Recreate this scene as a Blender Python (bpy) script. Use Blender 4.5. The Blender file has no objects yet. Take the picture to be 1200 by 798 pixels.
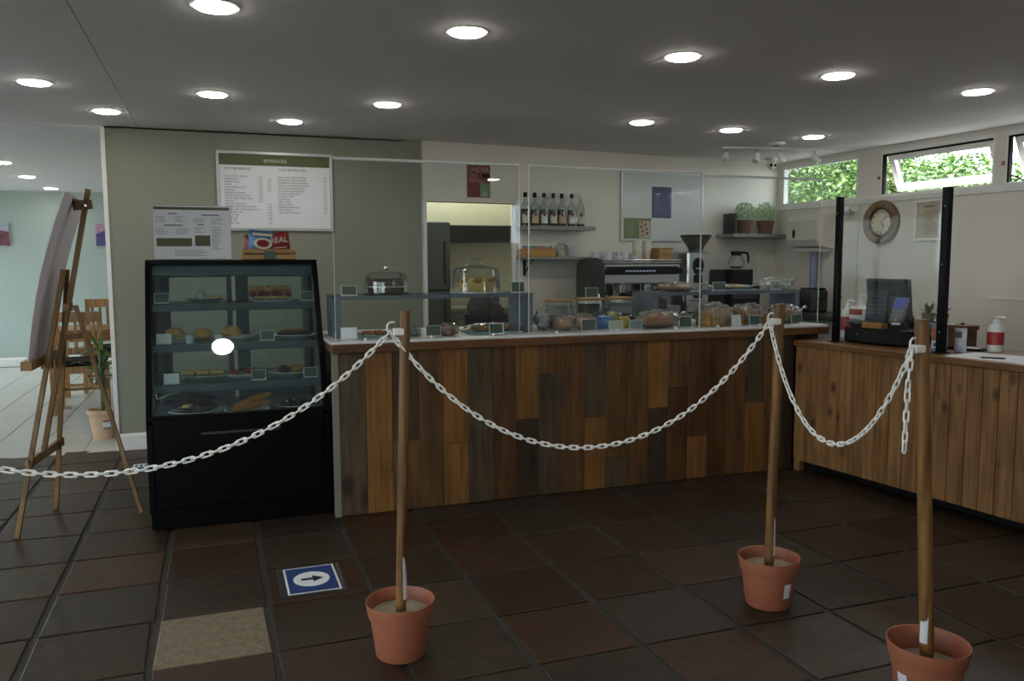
import bpy, bmesh, math, random
from mathutils import Vector, Matrix, noise
SC = bpy.context.scene
COL = SC.collection
PI = math.pi
# ------------------------------------------------------------------ camera
cam_d = bpy.data.cameras.new('camera'); cam = bpy.data.objects.new('camera', cam_d); COL.objects.link(cam)
cam_d.sensor_width = 36.0; cam_d.lens = 28.648; cam_d.clip_start = 0.02; cam_d.clip_end = 200
_r = Vector((0.93965, -0.34212, -0.00376)).normalized(); _f = Vector((0.34021, 0.93545, -0.09588)).normalized(); _u = _r.cross(_f)
cam.matrix_world = Matrix(((_r.x, _u.x, -_f.x, -0.5797), (_r.y, _u.y, -_f.y, -4.1977), (_r.z, _u.z, -_f.z, 1.3929), (0, 0, 0, 1)))
SC.camera = cam
# ------------------------------------------------------------------ sky (overcast), exposure
W = bpy.data.worlds.new('overcast_sky'); SC.world = W; W.use_nodes = True
_b = W.node_tree.nodes['Background']; _b.inputs['Color'].default_value = (0.86, 0.92, 1.0, 1); _b.inputs['Strength'].default_value = 8.0
SC.view_settings.view_transform = 'Standard'; SC.view_settings.look = 'None'; SC.view_settings.gamma = 1.0
SC.view_settings.use_curve_mapping = False; SC.view_settings.exposure = 0.45
SC.cycles.use_denoising = True; SC.cycles.max_bounces = 10; SC.cycles.transparent_max_bounces = 24
SC.cycles.diffuse_bounces = 5; SC.cycles.sample_clamp_indirect = 6.0; SC.cycles.caustics_reflective = False; SC.cycles.caustics_refractive = False
LED = 34.0            # radiance of the recessed ceiling lamps
KIT = 22.0             # kitchen tube

def portal(name, loc, rot, sx, sy):
    l = bpy.data.lights.new(name, 'AREA'); l.shape = 'RECTANGLE'; l.size = sx; l.size_y = sy; l.cycles.is_portal = True
    o = bpy.data.objects.new(name, l); o.location = loc; o.rotation_euler = rot; COL.objects.link(o)
# ------------------------------------------------------------------ helpers
def lin(h):
    if not isinstance(h, str): return (*h, 1.0)
    v = [int(h[i:i+2], 16)/255 for i in (0, 2, 4)]
    return (*[c/12.92 if c <= .04045 else ((c+.055)/1.055)**2.4 for c in v], 1.0)
MATS = {}
def _new(name):
    m = bpy.data.materials.new(name); m.use_nodes = True; MATS[name] = m
    nt = m.node_tree; return m, nt, nt.nodes, nt.links, nt.nodes['Principled BSDF']
def mat(name, col, rough=.5, metal=0, var=.12, scale=6., bump=0., emit=0., rnd=0., stretch=(1, 1, 1), spec=.5, coat=0., bscale=None):
    """plain surface with procedural mottling; rnd varies it from object to object"""
    if name in MATS: return MATS[name]
    m, nt, N, L, B = _new(name)
    B.inputs['Roughness'].default_value = rough; B.inputs['Metallic'].default_value = metal; B.inputs['Specular IOR Level'].default_value = spec
    if coat: B.inputs['Coat Weight'].default_value = coat; B.inputs['Coat Roughness'].default_value = .08
    tc = N.new('ShaderNodeTexCoord'); mp = N.new('ShaderNodeMapping'); mp.inputs['Scale'].default_value = stretch
    oi = N.new('ShaderNodeObjectInfo'); ad = N.new('ShaderNodeVectorMath'); ad.operation = 'ADD'
    ml = N.new('ShaderNodeVectorMath'); ml.operation = 'SCALE'; ml.inputs['Scale'].default_value = 37.0
    cx = N.new('ShaderNodeCombineXYZ'); L.new(oi.outputs['Random'], cx.inputs[0]); L.new(oi.outputs['Random'], cx.inputs[1])
    L.new(cx.outputs[0], ml.inputs[0]); L.new(tc.outputs['Object'], ad.inputs[0]); L.new(ml.outputs[0], ad.inputs[1]); L.new(ad.outputs[0], mp.inputs[0])
    nz = N.new('ShaderNodeTexNoise'); nz.inputs['Scale'].default_value = scale; nz.inputs['Detail'].default_value = 6; nz.inputs['Roughness'].default_value = .6
    L.new(mp.outputs[0], nz.inputs['Vector'])
    hs = N.new('ShaderNodeHueSaturation'); hs.inputs['Color'].default_value = lin(col)
    mr = N.new('ShaderNodeMapRange'); mr.inputs['From Min'].default_value = .25; mr.inputs['From Max'].default_value = .75
    mr.inputs['To Min'].default_value = 1-var; mr.inputs['To Max'].default_value = 1+var; L.new(nz.outputs[0], mr.inputs[0])
    if rnd:
        r2 = N.new('ShaderNodeMapRange'); r2.inputs['To Min'].default_value = 1-rnd; r2.inputs['To Max'].default_value = 1+rnd; L.new(oi.outputs['Random'], r2.inputs[0])
        mm = N.new('ShaderNodeMath'); mm.operation = 'MULTIPLY'; L.new(mr.outputs[0], mm.inputs[0]); L.new(r2.outputs[0], mm.inputs[1]); L.new(mm.outputs[0], hs.inputs['Value'])
    else: L.new(mr.outputs[0], hs.inputs['Value'])
    L.new(hs.outputs[0], B.inputs['Base Color'])
    if bump:
        bp = N.new('ShaderNodeBump'); bp.inputs['Strength'].default_value = bump; bp.inputs['Distance'].default_value = .01
        if bscale:
            n2 = N.new('ShaderNodeTexNoise'); n2.inputs['Scale'].default_value = bscale; n2.inputs['Detail'].default_value = 5; L.new(mp.outputs[0], n2.inputs['Vector']); L.new(n2.outputs[0], bp.inputs['Height'])
        else: L.new(nz.outputs[0], bp.inputs['Height'])
        L.new(bp.outputs[0], B.inputs['Normal'])
    if emit: B.inputs['Emission Color'].default_value = lin(col); B.inputs['Emission Strength'].default_value = emit
    return m
def wood(name, c1, c2, rough=.55, axis=2, knots=0., rnd=.12, dens=1., spec=.35):
    """boards: long grain on one axis, dark knots, tone varies from board to board"""
    if name in MATS: return MATS[name]
    m, nt, N, L, B = _new(name); B.inputs['Roughness'].default_value = rough; B.inputs['Specular IOR Level'].default_value = spec
    tc = N.new('ShaderNodeTexCoord'); oi = N.new('ShaderNodeObjectInfo')
    cx = N.new('ShaderNodeCombineXYZ'); ml = N.new('ShaderNodeVectorMath'); ml.operation = 'SCALE'; ml.inputs['Scale'].default_value = 23.0
    for i in range(3): L.new(oi.outputs['Random'], cx.inputs[i])
    L.new(cx.outputs[0], ml.inputs[0]); ad = N.new('ShaderNodeVectorMath'); ad.operation = 'ADD'; L.new(tc.outputs['Object'], ad.inputs[0]); L.new(ml.outputs[0], ad.inputs[1])
    mp = N.new('ShaderNodeMapping'); s = [1, 1, 1]; s[axis] = .07; mp.inputs['Scale'].default_value = s; L.new(ad.outputs[0], mp.inputs[0])
    nz = N.new('ShaderNodeTexNoise'); nz.inputs['Scale'].default_value = 34*dens; nz.inputs['Detail'].default_value = 7; nz.inputs['Distortion'].default_value = .6; L.new(mp.outputs[0], nz.inputs['Vector'])
    n2 = N.new('ShaderNodeTexNoise'); n2.inputs['Scale'].default_value = 4*dens; n2.inputs['Detail'].default_value = 3; L.new(ad.outputs[0], n2.inputs['Vector'])
    mx = N.new('ShaderNodeMath'); mx.operation = 'MULTIPLY_ADD'; mx.inputs[1].default_value = .55; L.new(n2.outputs[0], mx.inputs[0]); L.new(nz.outputs[0], mx.inputs[2])
    cr = N.new('ShaderNodeValToRGB'); cr.color_ramp.elements[0].position = .55; cr.color_ramp.elements[0].color = lin(c2); cr.color_ramp.elements[1].position = .95; cr.color_ramp.elements[1].color = lin(c1)
    L.new(mx.outputs[0], cr.inputs[0]); out = cr.outputs[0]
    if knots:
        mk = N.new('ShaderNodeMapping'); sk = [1, 1, 1]; sk[axis] = .55; mk.inputs['Scale'].default_value = sk; L.new(ad.outputs[0], mk.inputs[0])
        vo = N.new('ShaderNodeTexVoronoi'); vo.inputs['Scale'].default_value = knots; L.new(mk.outputs[0], vo.inputs['Vector'])
        kr = N.new('ShaderNodeValToRGB'); kr.color_ramp.elements[0].position = .06; kr.color_ramp.elements[0].color = (.22, .13, .07, 1); kr.color_ramp.elements[1].position = .17; kr.color_ramp.elements[1].color = (1, 1, 1, 1)
        L.new(vo.outputs['Distance'], kr.inputs[0]); mu = N.new('ShaderNodeMix'); mu.data_type = 'RGBA'; mu.blend_type = 'MULTIPLY'; mu.inputs[0].default_value = .9
        L.new(out, mu.inputs[6]); L.new(kr.outputs[0], mu.inputs[7]); out = mu.outputs[2]
    hs = N.new('ShaderNodeHueSaturation'); r2 = N.new('ShaderNodeMapRange'); r2.inputs['To Min'].default_value = 1-rnd; r2.inputs['To Max'].default_value = 1+rnd
    L.new(oi.outputs['Random'], r2.inputs[0]); L.new(r2.outputs[0], hs.inputs['Value']); L.new(out, hs.inputs['Color']); L.new(hs.outputs[0], B.inputs['Base Color'])
    bp = N.new('ShaderNodeBump'); bp.inputs['Strength'].default_value = .25; bp.inputs['Distance'].default_value = .004; L.new(nz.outputs[0], bp.inputs['Height']); L.new(bp.outputs[0], B.inputs['Normal'])
    return m
def clear(name, tint='ffffff', refl=.06, haze=0., hazecol='ffffff', rough=.02, wr=0., grazing=.55):
    """thin transparent sheet: transmission, fresnel reflection, a little scatter; creases by bump"""
    if name in MATS: return MATS[name]
    m, nt, N, L, B = _new(name); N.remove(B); out = N['Material Output']
    tr = N.new('ShaderNodeBsdfTransparent'); tr.inputs[0].default_value = lin(tint)
    gl = N.new('ShaderNodeBsdfGlossy'); gl.inputs['Roughness'].default_value = rough
    lw = N.new('ShaderNodeLayerWeight'); lw.inputs['Blend'].default_value = .25
    mr = N.new('ShaderNodeMapRange'); mr.inputs['To Min'].default_value = refl; mr.inputs['To Max'].default_value = grazing; L.new(lw.outputs['Fresnel'], mr.inputs[0])
    if wr:
        tc = N.new('ShaderNodeTexCoord'); nz = N.new('ShaderNodeTexNoise'); nz.inputs['Scale'].default_value = 26; nz.inputs['Detail'].default_value = 5; L.new(tc.outputs['Object'], nz.inputs['Vector'])
        bp = N.new('ShaderNodeBump'); bp.inputs['Strength'].default_value = wr; bp.inputs['Distance'].default_value = .02; L.new(nz.outputs[0], bp.inputs['Height']); L.new(bp.outputs[0], gl.inputs['Normal'])
    base = tr.outputs[0]
    if haze:
        df = N.new('ShaderNodeBsdfDiffuse'); df.inputs[0].default_value = lin(hazecol); mh = N.new('ShaderNodeMixShader'); mh.inputs[0].default_value = haze
        L.new(tr.outputs[0], mh.inputs[1]); L.new(df.outputs[0], mh.inputs[2]); base = mh.outputs[0]
    mx = N.new('ShaderNodeMixShader'); L.new(mr.outputs[0], mx.inputs[0]); L.new(base, mx.inputs[1]); L.new(gl.outputs[0], mx.inputs[2]); L.new(mx.outputs[0], out.inputs[0])
    return m
# ---- bmesh shapes
def bx(bm, x0, x1, y0, y1, z0, z1, bev=0.):
    g = bmesh.ops.create_cube(bm, size=1.0); v = g['verts']
    for q in v: q.co = Vector(((x0+x1)/2+q.co.x*(x1-x0), (y0+y1)/2+q.co.y*(y1-y0), (z0+z1)/2+q.co.z*(z1-z0)))
    if bev:
        e = {ed for q in v for ed in q.link_edges}
        bmesh.ops.bevel(bm, geom=list(e), offset=bev, segments=1, affect='EDGES', profile=.5)
    return bm
def box(x0, x1, y0, y1, z0, z1, bev=0.): return bx(bmesh.new(), x0, x1, y0, y1, z0, z1, bev)
def lathe(bm, prof, c=(0, 0, 0), n=24, axis='z', cap=True):
    rings = []
    for r, z in prof:
        ring = []
        for i in range(n):
            a = 2*PI*i/n; p = (r*math.cos(a), r*math.sin(a), z)
            if axis == 'x': p = (z, p[0], p[1])
            if axis == 'y': p = (p[0], z, p[1])
            ring.append(bm.verts.new(Vector(p)+Vector(c)))
        rings.append(ring)
    for a, b in zip(rings, rings[1:]):
        for i in range(n): bm.faces.new((a[i], a[(i+1) % n], b[(i+1) % n], b[i]))
    if cap:
        bm.faces.new(rings[0][::-1]); bm.faces.new(rings[-1])
    return bm
def lath(prof, c=(0, 0, 0), n=24, axis='z', cap=True): return lathe(bmesh.new(), prof, c, n, axis, cap)
def tube(bm, pts, r, n=8, closed=False, flat=1.):
    pts = [Vector(p) for p in pts]; k = len(pts); rings = []
    rr = r if isinstance(r, (list, tuple)) else [r]*k
    ref = Vector((0, 0, 1)); up = None
    for i, p in enumerate(pts):
        a = pts[(i-1) % k] if (closed or i) else p; b = pts[(i+1) % k] if (closed or i < k-1) else p
        t = (b-a).normalized()
        if up is None:
            up = ref if abs(t.z) < .9 else Vector((1, 0, 0))
        s = t.cross(up)
        if s.length < 1e-5: s = t.orthogonal()
        s.normalize(); up = s.cross(t).normalized()
        rings.append([bm.verts.new(p+(s*math.cos(2*PI*j/n)+up*math.sin(2*PI*j/n)*flat)*rr[i]) for j in range(n)])
    for i in range(k if closed else k-1):
        a, b = rings[i], rings[(i+1) % k]
        for j in range(n): bm.faces.new((a[j], a[(j+1) % n], b[(j+1) % n], b[j]))
    if not closed: bm.faces.new(rings[0][::-1]); bm.faces.new(rings[-1])
    return bm
def tub(pts, r, n=8, closed=False, flat=1.): return tube(bmesh.new(), pts, r, n, closed, flat)
def bar(bm, a, b, w, d, side=None):
    """square batten from a to b, w wide along 'side', d deep"""
    a, b = Vector(a), Vector(b); t = (b-a).normalized(); s = Vector(side) if side else (Vector((0, 0, 1)) if abs(t.z) < .9 else Vector((1, 0, 0)))
    s = (s-t*s.dot(t)).normalized(); u = t.cross(s); vs = []
    for p in (a, b):
        for i, j in ((-1, -1), (1, -1), (1, 1), (-1, 1)): vs.append(bm.verts.new(p+s*i*w/2+u*j*d/2))
    for q in ((3, 2, 1, 0), (4, 5, 6, 7), (0, 1, 5, 4), (1, 2, 6, 5), (2, 3, 7, 6), (3, 0, 4, 7)): bm.faces.new([vs[i] for i in q])
    bmesh.ops.recalc_face_normals(bm, faces=bm.faces)
    return bm
def lump(bm, c, r, seed=0, amp=.12, fr=2.2, sub=3, flatten=None):
    g = bmesh.ops.create_icosphere(bm, subdivisions=sub, radius=1.0)
    for v in g['verts']:
        n = noise.noise(v.co*fr+Vector((seed*7.3, seed*3.1, seed*1.7)))
        k = 1+amp*n*2; p = v.co*k
        if flatten is not None and p.z < flatten: p.z = flatten
        v.co = Vector((p.x*r[0]+c[0], p.y*r[1]+c[1], p.z*r[2]+c[2]))
    return bm
def lum(c, r, seed=0, amp=.12, fr=2.2, sub=3, flatten=None): return lump(bmesh.new(), c, r, seed, amp, fr, sub, flatten)
def prism(bm, pts, d0, d1, plane='yz'):
    """extrude an outline; plane 'yz' extrudes along x, 'xz' along y, 'xy' along z"""
    def P(a, b, d): return {'yz': (d, a, b), 'xz': (a, d, b), 'xy': (a, b, d)}[plane]
    A = [bm.verts.new(P(a, b, d0)) for a, b in pts]; Bv = [bm.verts.new(P(a, b, d1)) for a, b in pts]; n = len(pts)
    fs = [bm.faces.new(A), bm.faces.new(Bv[::-1])]+[bm.faces.new((A[i], Bv[i], Bv[(i+1) % n], A[(i+1) % n])) for i in range(n)]
    bmesh.ops.recalc_face_normals(bm, faces=fs)
    return bm
def pri(pts, d0, d1, plane='yz'): return prism(bmesh.new(), pts, d0, d1, plane)
def pane(pts):
    bm = bmesh.new(); bm.faces.new([bm.verts.new(p) for p in pts]); return bm
# ---- objects
def part(name, bm, m, parent=None, loc=None, rot=None, smooth=False, label=None):
    me = bpy.data.meshes.new(name)
    if isinstance(bm, bpy.types.Mesh): me = bm
    else:
        bm.to_mesh(me); bm.free()
        if m is not None: me.materials.append(m)
        if smooth:
            for p in me.polygons: p.use_smooth = True
            try: me.set_sharp_from_angle(angle=math.radians(smooth if smooth > 1 else 40))
            except Exception: pass
    o = bpy.data.objects.new(name, me); COL.objects.link(o)
    if parent: o.parent = parent
    if loc: o.location = loc
    if rot: o.rotation_euler = rot
    if label: o['label'] = label
    return o
def tag(o, label, cat, group=None):
    o['label'] = label; o['category'] = cat
    if group: o['group'] = group
    return o
def thing(name, label, cat, loc=(0, 0, 0), rz=0., group=None):
    o = bpy.data.objects.new(name, None); COL.objects.link(o); o.empty_display_size = .05
    o.location = loc; o.rotation_euler = (0, 0, rz); return tag(o, label, cat, group)
def struct(name, bm, m, parent=None, **k):
    o = part(name, bm, m, parent, **k)
    if not parent: o['kind'] = 'structure'
    return o
def text(body, size, m, parent, loc, rot=(PI/2, 0, 0), align='LEFT', name='lettering', ext=.0005):
    cu = bpy.data.curves.new('t', 'FONT'); cu.body = body; cu.size = size; cu.align_x = align; cu.extrude = ext; cu.resolution_u = 2
    t = bpy.data.objects.new('t', cu); COL.objects.link(t)
    dg = bpy.context.evaluated_depsgraph_get(); me = bpy.data.meshes.new_from_object(t.evaluated_get(dg))
    bpy.data.objects.remove(t); bpy.data.curves.remove(cu)
    me.name = name; me.materials.clear(); me.materials.append(m)
    o = bpy.data.objects.new(name, me); COL.objects.link(o); o.parent = parent; o.location = loc; o.rotation_euler = rot
    return o
def join_meshes(objs):
    """several text meshes of one print -> one mesh object (keeps the first)"""
    bm = bmesh.new()
    for o in objs:
        me = o.data.copy(); me.transform(Matrix.LocRotScale(o.location, o.rotation_euler, o.scale)); bm.from_mesh(me); bpy.data.meshes.remove(me)
    f = objs[0]; par = f.parent; m = f.data.materials[0]; nm = f.name.split('.')[0]
    for o in objs: bpy.data.objects.remove(o)
    return part(nm, bm, m, par)
def copy_tree(o, parent=None):
    c = o.copy(); COL.objects.link(c); c.parent = parent
    for ch in o.children: copy_tree(ch, c)
    return c
def rotv(x, y, a): return (x*math.cos(a)-y*math.sin(a), x*math.sin(a)+y*math.cos(a))
A_B = math.radians(5.6); A_R = math.radians(2.6); A_C = math.radians(6.3)
def BW(s, off=0., z=0.):          # a place on the back wall: s along it, off towards the room
    return (1.05+math.cos(A_B)*s+math.sin(A_B)*off, 2.40+math.sin(A_B)*s-math.cos(A_B)*off, z)
def RW(s, off=0., z=0.):          # a place on the right wall: s away from the camera, off into the room
    return (4.90-math.sin(A_R)*s-math.cos(A_R)*off, 1.6+math.cos(A_R)*s-math.sin(A_R)*off, z)
def RC(u, v, z=0.):               # a place on the till counter: u from its front edge, v along it
    x, y = rotv(u, v, A_C); return (3.018+x, .2+y, z)
CEIL = 2.38
# ------------------------------------------------------------------ materials
m_sage = mat('sage_paint', '88897a', .7, var=.03, scale=2, bump=.03, bscale=180)
m_white = mat('white_wall_paint', 'dcd6cc', .6, var=.03, scale=2, bump=.03, bscale=160)
m_back = mat('cream_wall_paint', 'dad2c7', .55, var=.03, scale=2)
m_mint = mat('mint_paint', 'a6b3ae', .7, var=.03, scale=1.5)
m_ceil = mat('ceiling_paint', 'e6e2e5', .75, var=.03, scale=1.2)
m_trim = mat('white_gloss_trim', 'e4e2de', .35, var=.03)
m_grout = mat('dark_grout', '33322e', .75, var=.25, scale=30, bump=.3)
m_black = mat('satin_black', '050506', .35, var=.1, spec=.12)
m_blackm = mat('matt_black', '0a0a0b', .6, var=.15, spec=.2)
m_pole = wood('stake_wood', '865f33', '523618', .5, 2, knots=5, dens=1.2)
m_easel = wood('easel_wood', '8f6f46', '614728', .5, 2)
m_chrome = mat('brushed_steel', 'b9bcc0', .25, 1., var=.06, scale=3, stretch=(1, 1, 20))
m_grey = mat('grey_metal', '7d8288', .4, .6, var=.08)
m_dgrey = mat('dark_grey_plastic', '26282b', .45, var=.1)
m_acryl = clear('acrylic_sheet', 'f9fbfa', .012, haze=.002, rough=.012, grazing=.4)
m_edge = clear('acrylic_edge', 'dfe4e2', .2, haze=.75, hazecol='f2f6f6', rough=.15)
m_glass = clear('window_glass', 'f2f7f6', .05)
m_cglass = clear('case_glass', 'eef5f4', .045, haze=.012, hazecol='c9dde0')
m_jar = clear('jar_glass', 'eef4f2', .06, rough=.02, grazing=.6)
m_film = clear('plastic_film', 'f6f6f4', .17, haze=.06, rough=.05, wr=1.0, grazing=.8)
m_ticket = mat('slate_green_card', '46564c', .6, var=.06)
m_paper = mat('white_paper', 'dcdce0', .7, var=.02)
m_print = mat('print_grey', '4a4a4e', .8, var=.05)
m_printg = mat('print_olive', '585c3d', .7, var=.08)
m_gold = mat('print_pale', 'c9c6b4', .7)
m_plate = mat('blue_grey_plate', '7e97a4', .2, var=.05, coat=.5)
m_platew = mat('white_plate', 'c9d3d6', .2, var=.04, coat=.5)
m_bread = mat('baked_crust', 'a66c20', .7, var=.35, scale=14, bump=.4)
m_scone = mat('scone_crust', 'c0924e', .75, var=.3, scale=16, bump=.5)
m_sponge = mat('sponge_cake', 'c9a86b', .8, var=.25, scale=20, bump=.4)
m_choc = mat('chocolate_cake', '33221a', .6, var=.35, scale=22, bump=.6)
m_berry = mat('red_berry', '7d2420', .4, var=.35, scale=25, bump=.4)
m_cream = mat('cream', 'd9cfb8', .6, var=.08)
m_orange = mat('orange_cookie', 'a85f1c', .7, var=.4, scale=18, bump=.5)
m_green = mat('salad_green', '56703a', .6, var=.35, scale=25, bump=.4)
m_terra = mat('terracotta_plastic', '96583f', .5, var=.06, scale=4)
m_clay = mat('pale_clay', 'c9a88a', .75, var=.1, scale=9)
m_leaf = mat('plant_leaf', '4e6f38', .5, var=.3, scale=9, rnd=.2)
m_red = mat('red_label', '9a2a26', .5, var=.06)
m_bag_kraft = wood('kraft_crate', 'a98253', '7d5a33', .6, 0)
# ================================================================== the setting
# --- dark tiled floor, tiles stand proud of the recessed joints
T = .42
fl = struct('floor', box(-5.0, 5.2, -6.2, 2.44, -.10, -.007), m_grout)
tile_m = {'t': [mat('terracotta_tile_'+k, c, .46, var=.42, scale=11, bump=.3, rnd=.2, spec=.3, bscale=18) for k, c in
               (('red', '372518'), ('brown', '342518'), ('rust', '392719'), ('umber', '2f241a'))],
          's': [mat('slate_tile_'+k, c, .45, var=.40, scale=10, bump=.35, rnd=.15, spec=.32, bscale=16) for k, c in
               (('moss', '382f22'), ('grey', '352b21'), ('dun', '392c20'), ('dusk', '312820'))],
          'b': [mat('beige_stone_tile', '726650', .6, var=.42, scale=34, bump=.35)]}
rng = random.Random(5)
def tile_bm(w, d, r):
    bm = bmesh.new(); j = lambda: r.uniform(-.005, .005)
    x0, x1, y0, y1 = -w/2, w/2, -d/2, d/2; b = .004
    lo = [(x0+j(), y0+j()), (x1+j(), y0+j()), (x1+j(), y1+j()), (x0+j(), y1+j())]
    A = [bm.verts.new((x, y, -.008)) for x, y in lo]; Bq = [bm.verts.new((x, y, -.002)) for x, y in lo]
    C = [bm.verts.new((x*(1-b/abs(x)), y*(1-b/abs(y)), r.uniform(-.0003, .0003))) for x, y in lo]
    for P, Q in ((A, Bq), (Bq, C)):
        for i in range(4): bm.faces.new((P[i], P[(i+1) % 4], Q[(i+1) % 4], Q[i]))
    bm.faces.new(C); return bm
tile_mesh = []
def tmesh(m, r):
    me = bpy.data.meshes.new('tile'); bm = tile_bm(T-.022-r.random()*.009, T-.011-r.random()*.005, r); bm.to_mesh(me); bm.free(); me.materials.append(m); return me
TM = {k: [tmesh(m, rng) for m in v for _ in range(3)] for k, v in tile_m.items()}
rest = bmesh.new()
for i in range(-11, 12):
    for j in range(-14, 6):
        cx, cy = (i+.5)*T, (j+.5)*T
        if cx > 4.9 or cx < -4.9 or cy > 2.44: continue
        near = -8 <= i <= 7 and -9 <= j <= 5
        if i >= 0 and cy > .40: near = False                 # behind the counter front
        if i < 0 and i >= -2 and cy > .55: near = False
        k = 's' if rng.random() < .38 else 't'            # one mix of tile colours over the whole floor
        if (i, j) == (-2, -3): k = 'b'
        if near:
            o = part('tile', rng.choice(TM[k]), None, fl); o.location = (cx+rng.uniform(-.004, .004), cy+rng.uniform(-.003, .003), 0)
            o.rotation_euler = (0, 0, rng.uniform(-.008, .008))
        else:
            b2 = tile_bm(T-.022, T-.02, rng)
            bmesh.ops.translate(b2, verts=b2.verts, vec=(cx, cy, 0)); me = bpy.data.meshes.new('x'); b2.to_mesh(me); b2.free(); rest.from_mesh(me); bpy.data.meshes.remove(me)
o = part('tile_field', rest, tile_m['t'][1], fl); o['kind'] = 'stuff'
# --- pale tiles of the dining room beyond
f2 = struct('floor', box(-5.0, .9, 2.44, 8.6, -.10, -.006), mat('pale_grout', '6d6c68', .8))
wt = mat('pale_wood_tile', 'c3c0b8', .32, var=.10, scale=7, rnd=.04, stretch=(5, .6, 1), spec=.5)
def wtile(w, d):
    me = bpy.data.meshes.new('tile'); bm = box(-w/2, w/2, -d/2, d/2, -.006, 0., .0015); bm.to_mesh(me); bm.free(); me.materials.append(wt); return me
WT = wtile(.325, .3294); xo = -1.545
wrest = bmesh.new()
for i in range(-11, 8):
    for j in range(19):
        cx, cy = xo+(i+.5)*.33, 2.44+(j+.5)*.33
        if cy > 8.5 or cx < -4.85 or cx > .75: continue
        if -7 <= i <= 2: o = part('tile', WT, None, f2); o.location = (cx, cy, 0)
        else: bx(wrest, cx-.162, cx+.162, cy-.163, cy+.163, -.006, 0)
o = part('tile_field', wrest, wt, f2); o['kind'] = 'stuff'
f3 = struct('floor', box(.9, 5.2, 2.44, 2.9, -.10, 0.), mat('kitchen_vinyl', '4c4f4c', .5)); struct('floor', box(.9, 3.4, 2.9, 4.82, -.10, 0.), MATS['kitchen_vinyl'])
# --- ceiling in three boards with fine open joints
ce = struct('ceiling', box(-5.0, 5.2, -6.2, 2.9, CEIL+.012, CEIL+.12), m_ceil)
for a, b in ((-5.0, -1.068), (-1.064, 1.50), (1.504, 5.2)):
    part('ceiling_board', box(a, b, -6.2, 2.9 if a > -1.1 else 2.44, CEIL, CEIL+.012), m_ceil, ce)
struct('ceiling', box(-5.0, .9, 2.44, 8.6, CEIL-.01, CEIL+.012), m_ceil)
# --- sage wall with the menu board, ends at the opening to the dining room
struct('wall_green', box(-1.29, 1.055, 2.44, 2.56, 0, CEIL), m_sage)
struct('trim_1', box(-1.315, -1.287, 2.425, 2.575, 0, CEIL-.01), m_trim)
bb = bmesh.new(); prism(bb, [(2.425, 0), (2.44, 0), (2.44, .125), (2.434, .125), (2.425, .105)], -1.287, 0.9)
struct('baseboard_green', bb, m_trim)
# --- back wall of the kitchen side with the doorway
def back_box(name, s0, s1, z0, z1, m, th=.12):
    o = struct(name, box(s0, s1, 0, th, z0, z1), m); o.location = (1.05, 2.40, 0); o.rotation_euler = (0, 0, A_B); return o
back_box('wall_back', .86, 3.86, 0, CEIL, m_back)
back_box('wall_back', 0.0, .86, 1.895, CEIL, m_back)
o = back_box('trim_2', .0, .03, 0, 1.925, m_trim); o = back_box('trim_3', .835, .905, 0, 1.925, m_trim, .05)
o.location = BW(0, .012); 
# --- right wall: panelled below, three clerestory windows above
def right_box(name, s0, s1, z0, z1, m, x0=0., x1=.05, parent=None, bev=0.):
    o = struct(name, box(x0, x1, s0, s1, z0, z1, bev), m, parent); 
    if not parent: o.location = (4.90, 1.6, 0); o.rotation_euler = (0, 0, A_R)
    return o
wr = right_box('wall_right', -7.8, 1.25, 0, 1.93, m_white)
S_L, S_T = 1.955, 2.335
right_box('wall_right', -7.8, 1.25, S_T+.005, CEIL, m_white)
for a, b in ((1.11, 1.25), (-.13, .125), (-1.285, -1.20), (-7.8, -2.45)): right_box('wall_right', a, b, S_L-.03, S_T+.008, m_white)
right_box('trim_4', -7.7, 1.2, 1.90, 1.955, m_trim, -.022, .0)         # sill board
part('panel', box(-.012, 0, -7.7, .084, .02, 1.895, .003), m_white, wr)
part('panel', box(-.012, 0, .096, 1.2, .02, 1.895, .003), m_white, wr)
part('rail', box(-.02, -.012, -7.7, -1.226, 1.10, 1.112), m_trim, wr)
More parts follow.
